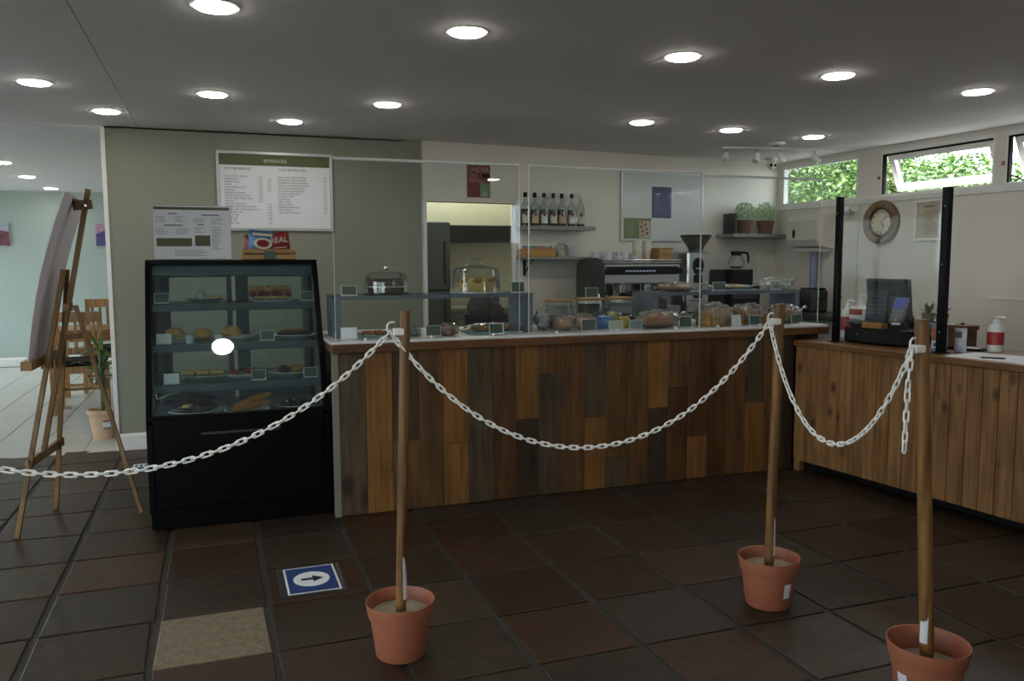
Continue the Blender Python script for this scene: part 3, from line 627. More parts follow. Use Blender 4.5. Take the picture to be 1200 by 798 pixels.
e = lath([(.052, -.0295), (.052, -.026)], n=24, axis='y'); bmesh.ops.scale(e, vec=(1, 1, .62), verts=e.verts); bmesh.ops.translate(e, vec=(.012, 0, .092), verts=e.verts)
bp = part('badge', e, m_foilw, bag); e = lath([(.036, -.0315), (.036, -.0295)], n=24, axis='y'); bmesh.ops.scale(e, vec=(1, 1, .6), verts=e.verts); bmesh.ops.translate(e, vec=(.012, 0, .092), verts=e.verts); part('badge_centre', e, m_foilr, bag)
part('cream_panel', box(-.05, .062, -.0225, -.021, .135, .15), m_foilw, bag)
packet('crisp_packet', 'dark red crisp packet peeping out behind the blue one', 'crisps', (-.36, .895, 1.419), .10, .14, m_foilr, .2, .1, .016, 4)
# ================================================================== drinks menu board
mb = thing('menu_board', 'large white beverages menu board with olive header on the sage wall', 'menu board', (-.108, 2.44, 1.64))
hw_, hh = .432, .60
part('back_panel', box(-hw_+.01, hw_-.01, -.012, 0, .01, hh-.01), m_paper, mb)
b = bmesh.new(); m_alu = mat('pale_alu_frame', 'b5b8b8', .4, .4, var=.05)
for a in ((-hw_, hw_, 0, .022), (-hw_, hw_, hh-.022, hh)): part('frame_rail', box(a[0], a[1], -.022, 0, a[2], a[3], .002), m_alu, mb)
for a in (-hw_, hw_-.022): part('frame_stile', box(a, a+.022, -.022, 0, .022, hh-.022, .002), m_alu, mb)
part('header_band', box(-hw_+.022, hw_-.022, -.0135, -.012, hh-.105, hh-.022), m_printg, mb)
text('BEVERAGES', .034, m_gold, mb, (.0, -.0137, hh-.078), align='CENTER', name='title_lettering')
y = -.0125; R0 = (PI/2, 0, 0)
T_ = [text('HOT BEVERAGES', .026, m_print, mb, (-.375, y, hh-.14), R0), text('COLD BEVERAGES', .026, m_print, mb, (.015, y, hh-.14), R0)]
hot = ['FLAT WHITE COFFEE', 'AMERICANO', 'CAPPUCCINO', 'LATTE', 'FLAVOURED LATTE', 'ESPRESSO', 'ESPRESSO DOUBLE', 'EXTRA ESPRESSO SHOT', 'FLAVOURED SYRUP SHOT', 'MOCHA', 'HOT CHOCOLATE', 'LUXURY HOT CHOCOLATE', 'CREAM AND MARSHMALLOWS', 'BREAKFAST TEA', 'POT OF TEA', 'GREEN TEA', 'FRUIT TEA', 'HERBAL TEA']
cold = ['FRUIT AND HERB CORDIAL', 'SPARKLING ELDERFLOWER', 'RASPBERRY AND LEMONADE', 'MANGO AND PASSION FRUIT', 'APPLE AND GINGER JUICE', 'BOTTLED ORANGE JUICE', 'CLOUDY APPLE JUICE', 'COKE BOTTLE', 'COKE CAN', 'DIET COKE', 'ICED COFFEE', 'SPARKLING WATER', 'STILL WATER', 'KIDS CARTON JUICE']
for k, s in enumerate(hot):
    z = hh-.195-k*.0208; T_.append(text(s, .0175, m_print, mb, (-.375, y, z), R0)); T_.append(text('2.%d0' % (1+k % 8), .0175, m_print, mb, (-.13 if k < 10 else -.065, y, z), R0))
    if 0 < k < 6: T_.append(text('2.%d0' % (3+k % 6), .0175, m_print, mb, (-.065, y, z), R0))
for k, s in enumerate(cold):
    z = hh-.195-k*.0208; T_.append(text(s, .0175, m_print, mb, (.015, y, z), R0)); T_.append(text('1.%d0' % (9-k % 7), .0175, m_print, mb, (.355, y, z), R0))
join_meshes(T_)
# ================================================================== floor stickers
st = thing('floor_sticker', 'blue floor sticker with white oval and arrow by the queue', 'sticker', (-.225, -.617, .0012))
part('white_border', box(-.112, .112, -.152, .152, 0, .0006), m_paper, st); part('blue_field', box(-.103, .103, -.143, .143, .0006, .0011), mat('sticker_blue', '203a72', .5, var=.08), st)
b = lath([(.078, .0011), (.078, .0016)], n=32); bmesh.ops.scale(b, vec=(1, 1.1, 1), verts=b.verts); part('white_disc', b, m_paper, st)
part('arrow', pri([(-.045, -.012), (.005, -.012), (.005, -.038), (.052, 0), (.005, .038), (.005, .012), (-.045, .012)], .0016, .002, 'xy'), mat('arrow_navy', '1b2438', .5), st)
part('clear_tape', box(-.145, .135, -.175, .17, -.0002, .0002), clear('tape', 'e6e6e6', .08, haze=.04), st)
s2 = thing('floor_sticker', 'small blue and white floor sticker behind the easel', 'sticker', (-1.10, 1.81, .0012)); part('white_border', box(-.055, .055, -.115, .115, 0, .0006), m_paper, s2); part('blue_field', box(-.048, .048, -.105, .02, .0006, .0011), MATS['sticker_blue'], s2)
lt = bmesh.new()
for k in range(3): bx(lt, -.04+k*.03, -.025+k*.03, .03, .09, .0006, .0012)
part('blue_marks', lt, MATS['sticker_blue'], s2)
# ================================================================== stanchions: stake set in a flower pot
m_cem = mat('sand_cement', '9a8f7c', .9, var=.3, scale=40, bump=.5); m_plastic = mat('white_plastic', 'ebe8e2', .4, var=.04); m_stick = mat('paper_sticker', 'c9c9cc', .6, var=.1)
def stanchion(x, y, top, label, rr, sticker_ang, pot_ang, tilt=(0, 0), hz=1.155, hook=(-1, 0), low=0.):
    t = thing('stanchion', label, 'stanchion', (x, y, 0))
    pot = part('flower_pot', lath([(.001, .0), (.085, .0), (.089, .006), (.107, .142), (.1125, .144), (.1145, .150), (.1225, .196), (.1222, .200), (.118, .199), (.110, .150), (.104, .135)], n=40, cap=False), m_terra, t, smooth=35)
    part('pot_ridge', lath([(.1015, .108), (.1025, .112), (.1022, .116)], n=40, cap=False), m_terra, pot)
    fill = part('cement_fill', lath([(.001, .158-low), (.03, .160-low), (.107, .154-low)], n=30, cap=False), m_cem, t, smooth=True)
    base = Vector((0, 0, .12)); tp = Vector(top)
    part('stake', tub([base, base.lerp(tp, .33), base.lerp(tp, .66), tp-Vector((0, 0, .004)), tp], [rr, rr*1.02, rr*.98, rr*.97, rr*.9], 16), m_pole, t, smooth=50)
    c = base.lerp(tp, .12); b = bmesh.new(); a = sticker_ang; n = 5
    vs = [[b.verts.new((c+Vector((math.cos(a+(i/n-.5)*1.1)*(rr+.0015), math.sin(a+(i/n-.5)*1.1)*(rr+.0015), 0))).to_tuple()[:2]+(c.z-.05+.16*j-.03*j*(i/n),)) for i in range(n+1)] for j in (0, 1)]
    for i in range(n): b.faces.new((vs[0][i], vs[0][i+1], vs[1][i+1], vs[1][i]))
    part('sticker', b, m_stick, t)
    a = pot_ang; b = bmesh.new(); vs = [[b.verts.new((math.cos(a+(i-.5)*.32)*(.1005+.008*j-.004), math.sin(a+(i-.5)*.32)*(.1005+.008*j-.004), .055+.06*j)) for i in (0, .5, 1)] for j in (0, .5, 1)]
    for j in range(2):
        for i in range(2): b.faces.new((vs[j][i], vs[j][i+1], vs[j+1][i+1], vs[j+1][i]))
    for row in vs:
        for v_ in row: v_.co.x *= 1.03; v_.co.y *= 1.03
    ps = part('pot_label', b, m_stick, pot)
    f = (hz-.12)/(tp.z-.12); h0 = base.lerp(tp, f); d = Vector((hook[0], hook[1], 0)).normalized()
    hk = part('hook', tub([h0+d*rr*.7, h0+d*(rr+.02), h0+d*(rr+.036)+Vector((0, 0, -.004)), h0+d*(rr+.046)+Vector((0, 0, .008)), h0+d*(rr+.044)+Vector((0, 0, .026)), h0+d*(rr+.032)+Vector((0, 0, .034)), h0+d*(rr+.018)+Vector((0, 0, .033))], .0035, 8), m_plastic, t, smooth=True)
    part('hook_plate', box(-.02, .02, -.014, .014, -.012, .012, .003), m_plastic, hk, tuple(h0+d*(rr+.004)))
    t.rotation_euler = (tilt[0], tilt[1], 0)
    w = h0+d*(rr+.036); return Vector((x, y, 0))+w
H1 = stanchion(0, -1.43, (.035, 0, 1.227), 'wooden stake in a terracotta pot, beside the floor arrow, chain running both ways', .0185, -.9, 1.5, hook=(-1, -.1))
H2 = stanchion(1.50, -1.53, (.02, 0, 1.224), 'wooden stake in a terracotta pot between the other two potted stakes', .0195, -.9, -1.45, hook=(-1, -.2))
H3 = stanchion(1.49, -2.33, (-.085, 0, 1.217), 'wooden stake in a terracotta pot with the loose chain end hanging', .021, -2.75, -3.1, hook=(-1, -.25), low=.028, hz=1.13)
H4 = stanchion(-1.84, -1.43, (.0, 0, 1.22), 'wooden stake in a terracotta pot at the easel end of the chain', .0185, -.9, -2.6, hook=(1, 0))
ch = thing('plastic_chain', 'white plastic link chain slung between the potted stakes', 'chain', tuple(H1))
lp = []; a_, hl = .0068, .0125
for i in range(7): lp.append((hl+a_*math.cos(-PI/2+PI*i/6), a_*math.sin(-PI/2+PI*i/6), 0))
for i in range(7): lp.append((-hl+a_*math.cos(PI/2+PI*i/6), a_*math.sin(PI/2+PI*i/6), 0))
bl = tub(lp, .0031, 6, True); LINK = bpy.data.meshes.new('link'); bl.to_mesh(LINK); LINK.materials.append(m_plastic)
for p in LINK.polygons: p.use_smooth = True
def hang(pts, k0=0):
    """lay links end to end along a polyline"""
    P = .0282; cum = [0]
    for a, b in zip(pts, pts[1:]): cum.append(cum[-1]+(b-a).length)
    n = int(cum[-1]/P); k = k0
    def at(s):
        for i in range(len(cum)-1):
            if s <= cum[i+1] or i == len(cum)-2: return pts[i].lerp(pts[i+1], (s-cum[i])/(cum[i+1]-cum[i]))
    pit = cum[-1]/n
    for i in range(n):
        a, b = at(i*pit), at((i+1)*pit); t = (b-a).normalized(); c = (a+b)/2-H1
        q = t.to_track_quat('X', 'Z'); o = part('link', LINK, None, ch); o.location = c; o.rotation_mode = 'QUATERNION'
        o.rotation_quaternion = q @ Matrix.Rotation(math.radians(72 if k % 2 else -18)+.2*(math.sin(i*.9)), 3, 'X').to_quaternion(); k += 1
    return k
def sag(a, b, low, n=60, skew=0.):
    out = []
    for i in range(n+1):
        u = i/n; p = a.lerp(b, u); s = a.z+(b.z-a.z)*u; d = 4*u*(1-u); p.z = s-(((a.z+b.z)/2)-low)*(d*.86+.14*(1-(2*u-1)**4)); out.append(p)
    return out
hang(sag(H4, H1, .742)); hang(sag(H1, H2, .703)); hang(sag(H2, H3, .762))
hang([H3, H3+Vector((-.004, .004, -.1)), H3+Vector((-.008, .004, -.31))])
# ================================================================== easel seen from behind
ez = thing('easel', 'wooden tripod easel standing at the entrance to the dining room', 'easel', (-1.30, .72, 0))
def eb(name, a, b, w, d, side=None, par=None):
    bm = bmesh.new(); o = Vector((-1.30, .72, 0)); bar(bm, Vector(a)-o, Vector(b)-o, w, d, side); return part(name, bm, m_easel, par or ez)
apex = (-1.315, .735, 1.36)
eb('front_leg', (-1.576, .475, 0), (-1.33, .685, 1.36), .036, .022, (0, 1, 0)); eb('front_leg', (-1.477, .964, 0), (-1.33, .80, 1.36), .036, .022, (0, 1, 0))
eb('mast', (-1.485, .735, .36), (-1.20, .745, 1.79), .036, .024, (0, 1, 0)); eb('back_leg', (-1.013, .72, 0), (-1.29, .735, 1.17), .034, .02, (0, 1, 0))
eb('low_crossbar', (-1.517, .505, .365), (-1.43, .985, .385), .045, .02, (0, 0, 1)); eb('high_crossbar', (-1.325, .64, 1.16), (-1.325, .83, 1.16), .045, .02, (0, 0, 1))
eb('hinge_bar', (-1.345, .70, 1.00), (-1.235, .725, 1.01), .03, .02, (0, 0, 1))
lg = eb('picture_ledge', (-1.475, .40, .885), (-1.455, 1.10, .885), .05, .045, (1, 0, 0))
eb('ledge_block', (-1.44, .70, .86), (-1.44, .78, .86), .05, .05, (0, 0, 1)); tc_ = eb('top_clamp', (-1.27, .72, 1.70), (-1.19, .75, 1.71), .05, .05, (0, 0, 1)); eb('clamp_lip', (-1.30, .70, 1.745), (-1.24, .72, 1.72), .012, .04, (0, 0, 1), tc_)
b = bmesh.new(); tube(b, [(.06, .0, 1.70), (.09, -.03, 1.70)], .008, 8); part('wing_nut', b, m_chrome, tc_)
# board resting on the easel (bowed foam board, its back towards us)
b = bmesh.new(); n = 10; G = []
for s in (0, 1):
    rows = []
    for i in range(n+1):
        u = i/n; z = .912+u*.84; xx = -1.468+u*.205-.028*math.sin(PI*u)-.006*s
        rows.append([b.verts.new((xx, yy, z)) for yy in (.42, 1.12)])
    G.append(rows)
for s in (0, 1):
    for i in range(n):
        q = [G[s][i][0], G[s][i][1], G[s][i+1][1], G[s][i+1][0]]; b.faces.new(q if s == 0 else q[::-1])
for i in range(n):
    for k in (0, 1):
        q = [G[0][i][k], G[0][i+1][k], G[1][i+1][k], G[1][i][k]]; b.faces.new(q if k else q[::-1])
b.faces.new([G[0][0][0], G[1][0][0], G[1][0][1], G[0][0][1]]); b.faces.new([G[0][n][0], G[0][n][1], G[1][n][1], G[1][n][0]]); bmesh.ops.recalc_face_normals(b, faces=b.faces)
tag(part('display_board', b, mat('white_board', 'cfcbd2', .6, var=.03), None, smooth=30), 'large white bowed board resting on the wooden easel', 'board')
# ================================================================== dining room
def chair(x, y, rz, label, h=.95):
    t = thing('dining_chair', label, 'chair', (x, y, 0), rz, 'oak dining chairs'); m = wood('oak_chair', 'b08555', '7d5832', .5, 2)
    for sx in (-.2, .2):
        part('leg', box(sx-.02, sx+.02, -.2, -.16, 0, .44), m, t); part('leg', box(sx-.02, sx+.02, .18, .22, 0, h), m, t)
        part('side_stretcher', box(sx-.012, sx+.012, -.16, .18, .19, .22), m, t)
    part('seat_rail', box(-.22, .22, -.21, .21, .38, .445), m, t); part('cushion', box(-.215, .215, -.215, .18, .445, .50, .015), m_blackm, t)
    part('front_stretcher', box(-.18, .18, -.19, -.17, .17, .20), m, t); part('back_stretcher', box(-.18, .18, .19, .21, .26, .285), m, t)
    part('top_rail', box(-.22, .22, .175, .225, h-.09, h), m, t); part('lower_back_rail', box(-.18, .18, .185, .215, .56, .62), m, t)
    for k in range(5): part('back_slat', box(-.15+.075*k-.014, -.15+.075*k+.014, .193, .207, .62, h-.09), m, t)
chair(-1.80, 4.40, PI, 'oak dining chair with slatted back behind the potted yucca'); chair(-1.72, 5.72, 0, 'oak dining chair standing further back beyond the dining table', 1.0)
tb = thing('dining_table', 'oak dining table between two slat backed chairs', 'table', (-1.78, 5.02, 0)); m = wood('oak_table', 'b47f47', '855629', .45, 1)
part('table_top', box(-.36, .40, -.35, .35, .715, .75, .006), m, tb)
for sx in (-.3, .36):
    for sy in (-.3, .3): part('leg', box(sx-.035, sx+.035, sy-.035, sy+.035, 0, .715), m, tb)
part('apron', box(-.28, .34, -.31, -.29, .63, .715), m, tb); part('apron', box(-.28, .34, .29, .31, .63, .715), m, tb)
yu = thing('potted_yucca', 'green yucca in a pale clay pot with price label by the wall end', 'plant', (-1.46, 2.97, 0))
pt = part('pot', lath([(.001, 0), (.075, 0), (.10, .20), (.115, .205), (.118, .235), (.108, .238), (.095, .20)], n=28, cap=False), m_clay, yu, smooth=40); part('soil', lath([(.001, .20), (.098, .198)], n=20, cap=False), m_choc, yu)
lb = part('price_label', box(-.03, .03, -.112, -.108, .09, .165), m_paper, pt, rot=(0, 0, .35)); part('label_stripe', box(-.028, .028, -.1135, -.112, .148, .162), m_red, lb); part('label_foot', box(-.028, .028, -.1135, -.112, .092, .102), m_print, lb)
part('trunk', tub([(0, 0, .19), (.01, 0, .45), (.0, .01, .70)], [.02, .017, .014], 8), m_leaf, yu, smooth=True)
r3 = random.Random(8)
def blade(t, o, d, l, w, m, droop=.5, nm='leaf'):
    b = bmesh.new(); d = Vector(d).normalized(); s = d.cross(Vector((0, 0, 1)));
    s = s.normalized() if s.length > .05 else Vector((1, 0, 0)); n = 5; L_ = []; p = Vector(o)
    for i in range(n+1):
        u = i/n; ww = w*math.sin(PI*(.12+.86*u))*.5+.0006; L_.append((b.verts.new(p-s*ww+Vector((0, 0, ww*.3))), b.verts.new(p), b.verts.new(p+s*ww+Vector((0, 0, ww*.3))))); dd = d-Vector((0, 0, droop*u)); p = p+dd.normalized()*l/n
    for a, c in zip(L_, L_[1:]): b.faces.new((a[0], a[1], c[1], c[0])); b.faces.new((a[1], a[2], c[2], c[1]))
    return part(nm, b, m, t, smooth=True)
for k in range(34):
    a = r3.uniform(0, 2*PI); e = r3.uniform(-.2, 1.3); blade(yu, (0, .01, .70-.10*(k % 3)), (math.cos(a)*math.cos(e), math.sin(a)*math.cos(e), math.sin(e)), r3.uniform(.16, .27), .03, m_leaf, .9)
for k in range(10):
    a = r3.uniform(0, 2*PI); blade(yu, (0, 0, .46), (math.cos(a), math.sin(a), .4), r3.uniform(.10, .15), .022, m_leaf, .9)
def picture(x, y, z, w, h, label, cols, seed):
    t = thing('canvas_picture', label, 'picture', (x, y, z)); part('canvas', box(-w/2, w/2, -.03, 0, 0, h), mat('canvas_'+str(seed), cols[0], .7, var=.4, scale=14), t)
    part('painted_field', pri([(-w/2+.002, .004), (w/2-.002, .004), (w/2-.002, h*.62), (-w*.1, h*.70), (-w/2+.002, h*.55)], -.0315, -.03, 'xz'), mat('paint_'+str(seed), cols[1], .7, var=.55, scale=22), t)
picture(-3.26, 8.5, 1.635, .22, .30, 'small canvas of red and white blossom on the mint wall', ('a3a9b8', '70404a'), 1); picture(-1.97, 8.5, 1.635, .27, .305, 'small canvas of a purple flower field on the mint wall', ('b08ba0', '4d4a7c'), 2)
# ================================================================== things on the serving counter
def rack(x0, x1, y0, y1, z, label, m):
    t = thing('counter_rack', label, 'rack', ((x0+x1)/2, (y0+y1)/2, KT)); h = (x1-x0)/2; d = (y1-y0)/2; zz = z-KT
    part('shelf', box(-h, h, -d, d, zz-.010, zz), clear('rack_glass', 'c3ced0', .06, haze=.22, hazecol='7c8890'), t); part('front_strip', box(-h, h, -d-.004, -d, zz-.022, zz+.001), m, t)
    for sx in (-1, 1): part('end_panel', box(sx*h-.036 if sx > 0 else -h, sx*h if sx > 0 else -h+.036, -d, d, 0, zz-.012), m, t)
    return t
m_rack = clear('smoky_acrylic', '8d95a0', .06, haze=.55, hazecol='7d8896')
rack(.045, 1.235, .42, .76, 1.205, 'clear two tier counter rack carrying the domed cakes', m_rack); rack(2.12, 3.29, .51, .80, 1.19, 'clear two tier counter rack carrying bagged bread', m_rack)
RT1, RT2 = 1.205, 1.19
def dome(x, y, z, r, h, label, flat):
    t = thing('cake_dome', label, 'cake dome', (x, y, z)); part('plate', lath([(r*.5, 0), (r*1.08, .004), (r*1.08, .009), (.001, .008)], n=32, cap=False), m_black if not flat else m_platew, t, smooth=40)
    pr = [(r, .009), (r*1.0, h*.55), (r*.97, h*.75), (r*.86, h*.92), (r*.6, h*.985), (.02, h)] if not flat else [(r, .009), (r*.93, h*.80), (r*.86, h*.86), (r*.4, h*.99), (.02, h)]
    part('cover', lath(pr, n=40, cap=False), m_jar, t, smooth=35)
    if not flat: part('knob', lum((0, 0, h+.018), (.016, .016, .014), 1, 0, sub=2), m_chrome, t, smooth=True); part('knob_neck', lath([(.008, h), (.006, h+.008)], n=12), m_chrome, t)
    else: part('handle', tub([(-.035, 0, h-.01), (-.033, 0, h+.03), (.033, 0, h+.03), (.035, 0, h-.01)], .006, 8), m_jar, t, smooth=True)
    return t
dome(.37, .58, RT1, .128, .135, 'round glass cake dome with ball knob over a dark cake', False); dome(.925, .58, RT1, .15, .175, 'larger clear cake dome with loop handle over a golden cake', True)
c = thing('layer_cake', 'dark chocolate layer cake with cream under the glass dome', 'cake', (.37, .58, RT1+.009)); part('lower_layer', lath([(.105, 0), (.108, .03), (.105, .034)], n=28), m_choc, c, smooth=40); part('cream_layer', lath([(.103, .034), (.106, .042)], n=28), m_cream, c); part('upper_layer', lath([(.105, .042), (.107, .07), (.10, .08)], n=28), m_choc, c, smooth=40)
part('top_crumbs', lum((0, 0, .08), (.098, .098, .010), 4, .2, 6), m_choc, c)
c = thing('golden_cake', 'golden sponge ring under the larger dome with loop handle', 'cake', (.925, .58, RT1+.009)); part('sponge', lath([(.02, .06), (.03, .0), (.10, 0), (.118, .03), (.10, .075), (.05, .082), (.02, .06)], n=28, cap=False), m_sponge, c, smooth=60)
for k in range(7): part('glaze_drip', lum((.085*math.cos(k*.9), .085*math.sin(k*.9), .066), (.03, .03, .02), k, .2), m_bread, c, smooth=True)
TG = 'small tickets along the counter'
ticket(.135, .47, RT1, 'grey price ticket beside the dark cake dome', w=.06); ticket(1.17, .50, RT1, 'green price ticket at the end of the cake rack', w=.06, h=.045)
ticket(.115, .37, KT, 'white price ticket at the display case end of the counter', w=.062, h=.045, m=m_paper); ticket(.60, .37, KT, 'grey price ticket below the cake rack beside the orange pastry', w=.06, h=.042); ticket(.985, .37, KT, 'grey price ticket in front of the film wrapped tray', w=.062, h=.042)
def slab_tray(x, y, w, d, label, m=None): return tag(part('serving_board', box(-w/2, w/2, -d/2, d/2, 0, .012, .004), m or m_plate, None, (x, y, KT)), label, 'tray')
slab_tray(.36, .56, .34, .22, 'blue grey serving slab under the flatbread slices')
for k in range(4):
    s = thing('flatbread_slice', 'thin orange topped flatbread slice on the serving slab', 'pastry', (.25+.07*k, .55+.02*(k % 2), KT+.012), .3*k, 'flatbread slices'); part('bread', box(-.03, .03, -.045, .045, 0, .012, .003), m_bread, s); part('topping', lum((0, 0, .013), (.026, .04, .005), k, .2, 4, 2), m_orange, s)
def bagged(x, y, z, r, label, cont, m, seed, cat='bread', n=1, group=None, rz=0., tuft=True, sl=False):
    t = thing('bagged_'+cont, label, cat, (x, y, z), rz, group)
    for k in range(n):
        dx = (k-(n-1)/2)*r[0]*1.6/n
        if sl:
            q = 9
            for i in range(q): 
                u = (i/(q-1)-.5)*1.5; hh_ = r[2]*(1.55-.35*u*u)
                part('slice', pri([(-r[1]*.75, 0.004), (r[1]*.75, .004), (r[1]*.8, hh_*.6), (r[1]*.55, hh_), (-r[1]*.55, hh_), (-r[1]*.8, hh_*.6)], u*r[0]-r[0]*.07, u*r[0]+r[0]*.07), m, t)
        else: part(cont, lum((dx, 0, r[2]*.82), (r[0]*.85/n, r[1]*.8, r[2]*.8), seed+k, .10, 2, flatten=-.95), m, t, smooth=True)
    bg = part('bag', lum((0, 0, r[2]), (r[0]*1.08, r[1]*1.08, r[2]*1.06), seed+50, .15, 4.5, 4, flatten=-.94), m_film, t, smooth=60)
    if tuft:
        b = bmesh.new(); tube(b, [(r[0]*.8, -r[1]*.2, r[2]*1.3), (r[0]*1.0, -r[1]*.3, r[2]*1.5), (r[0]*1.25, -r[1]*.5, r[2]*1.7)], [.012, .006, .03], 9, flat=.4); part('bag_tail', b, m_film, t)
    return t
bagged(.70, .42, KT, (.06, .05, .036), 'round orange glazed pastry in clear film below the cake rack', 'pastry', m_orange, 3, 'pastry', tuft=False)
bagged(.50, .45, KT, (.04, .04, .03), 'small dark bun in clear film behind the potted stake', 'bun', m_choc, 6, 'bun', tuft=False)
slab_tray(1.0, .52, .34, .22, 'blue grey tray under clear film at the end of the cake rack'); bagged(1.0, .51, KT+.012, (.16, .09, .022), 'low film wrapped tray of pale pastries under the cake rack', 'pastry', m_scone, 9, 'pastry', n=2)
def jar(x, y, r, h, label, fill, m, lidm=None, z=KT):
    t = thing('cookie_jar', label, 'jar', (x, y, z)); part('glass', lath([(.001, .0), (r*.86, 0), (r*.96, .012), (r, h*.45), (r*.93, h*.8), (r*.80, h*.94), (r*.80, h)], n=32, cap=False), m_jar, t, smooth=50)
    r4 = random.Random(int(x*100))
    for k in range(fill): a = k*2.4; part('cookie', lum((r*.5*math.cos(a), r*.5*math.sin(a), .024+.021*(k//3)), (r*.38, r*.36, .018), k, .15, 3, 2), m, t, smooth=True)
    part('lid', lath([(r*.9, h), (r*.95, h+.003), (r*.95, h+.013), (.001, h+.014)], n=32, cap=False), lidm or wood('bamboo_lid', 'b98d54', '94693a', .5, 0), t, smooth=30); part('seal', lath([(r*.76, h-.02), (r*.76, h)], n=24), m_trim, t)
jar(1.51, .66, .098, .17, 'squat glass jar of dark cookies with a bamboo lid, by the rack end', 9, m_choc); jar(1.72, .64, .105, .178, 'glass jar with bamboo lid and a ticket standing on it', 6, m_sponge); jar(1.975, .68, .098, .178, 'glass jar of chocolate cookies with a bamboo lid behind the yellow packet', 6, m_choc)
ticket(1.72, .60, KT+.193, 'green price ticket standing on the lid of a cookie jar', w=.062, h=.045)
def foil(x, y, r, h, label, s):
    t = thing('foil_bag', label, 'bag', (x, y, KT)); part('pouch', lum((0, 0, h*.48), (r, r*.8, h*.5), s, .18, 3.4, 4, flatten=-.96), m_film, t, smooth=60); part('contents', lum((0, 0, h*.32), (r*.7, r*.6, h*.3), s+1, .15, 3, flatten=-.95), mat('grey_nuts', '6b665c', .5, var=.5, scale=40), t, smooth=True)
foil(1.335, .50, .05, .15, 'shiny crumpled clear bag standing beside the rack end', 2)
bagged(1.455, .45, KT, (.062, .055, .05), 'clear bag of orange brown cookies, next to the shiny crumpled bag', 'cookie', m_orange, 12, 'cookies', n=1, tuft=False); bagged(1.585, .44, KT, (.062, .055, .052), 'clear bag of orange brown cookies behind a green ticket', 'cookie', m_orange, 15, 'cookies', n=1, tuft=False)
ticket(1.585, .355, KT, 'green price ticket in front of the bagged cookies', w=.07, h=.05)
packet('snack_packet', 'blue foil snack packet lying between jars on the counter', 'snack', (1.755, .46, KT), .12, .095, mat('snack_blue', '3f6a9c', .35, .2, var=.3, scale=18), 0, -.5, .02, 5)
packet('snack_packet', 'yellow and green snack packet beside the blue one', 'snack', (1.91, .47, KT), .09, .085, mat('snack_yellow', 'a89540', .4, .1, var=.4, scale=16), .2, -.5, .02, 6)
packet('snack_packet', 'small pale yellow snack packet behind the blue one', 'snack', (1.86, .57, KT), .07, .105, mat('snack_pale', 'a7a274', .4, .1, var=.3, scale=16), -.2, -.3, .02, 7)
ticket(1.77, .355, KT, 'pale price ticket in front of the blue snack packet', w=.066, h=.04, m=mat('pale_card', 'a9ada0', .6)); ticket(1.91, .355, KT, 'blue grey price ticket in front of the yellow snack packet', w=.066, h=.04, m=mat('blue_card', '7d8b90', .6))
bagged(2.10, .41, KT, (.155, .075, .058), 'long brown loaf in a clear bag next to the bread rack', 'loaf', m_bread, 21, 'bread', rz=.12)
ticket(2.275, .36, KT, 'green price ticket leaning beside the brown loaf', w=.055, h=.05, rz=-.3)
gc = thing('grey_canister', 'dull grey rounded canister behind the brown loaf', 'canister', (2.235, .66, KT)); part('body', lath([(.055, 0), (.068, .01), (.07, .14), (.062, .175), (.001, .185)], n=28, cap=False), mat('dull_grey', '62666d', .5, .2, var=.1), gc, smooth=50); part('rim', lath([(.07, .138), (.073, .142), (.07, .147)], n=28, cap=False), m_grey, gc)
bagged(2.545, .44, KT, (.128, .085, .075), 'sliced loaf in a clear bag below the bread rack', 'loaf', m_scone, 31, 'bread', sl=True, rz=.1); bagged(2.825, .46, KT, (.128, .085, .07), 'sliced brown loaf in a clear bag behind the white ticket', 'loaf', m_bread, 33, 'bread', sl=True, rz=-.1)
ticket(2.655, .345, KT, 'bright white price ticket between the two sliced loaves', w=.055, h=.05, m=m_paper, rz=.1); ticket(2.80, .345, KT, 'green price ticket before the sliced brown loaf', w=.06, h=.045); ticket(2.985, .345, KT, 'green price ticket half hidden behind the potted stake top', w=.05, h=.045); ticket(3.14, .345, KT, 'green price ticket before the bagged rolls', w=.06, h=.045)
bagged(3.10, .45, KT, (.13, .085, .066), 'crusty rolls in a crinkled clear bag at the till end', 'roll', m_bread, 41, 'bread', n=2)
bagged(2.36, .61, RT2, (.15, .10, .03), 'flat bag of pastries on top of the bread rack', 'pastry', m_bread, 51, 'pastry', n=2); slab_tray2 = tag(part('serving_board', box(-.17, .17, -.11, .11, 0, .012, .004), m_plate, None, (2.77, .61, RT2)), 'blue grey tray on top of the bread rack', 'tray')
bagged(2.77, .61, RT2+.012, (.16, .09, .016), 'film covered low pastries on the blue grey tray of the bread rack', 'pastry', m_scone, 55, 'pastry', n=2, tuft=False)
bagged(3.16, .60, RT2, (.10, .08, .045), 'crumpled nearly empty clear bag on top of the bread rack', 'bun', m_platew, 58, 'bag', n=1)
ticket(2.455, .535, RT2, 'blue grey price ticket on top of the bread rack by the pastries', w=.05, m=MATS['blue_card']); ticket(2.645, .535, RT2, 'green price ticket on top of the bread rack before the tray', w=.07, h=.042); ticket(3.11, .535, RT2, 'pale price ticket on top of the bread rack by the crumpled bag', w=.062, h=.042, m=MATS['pale_card'])
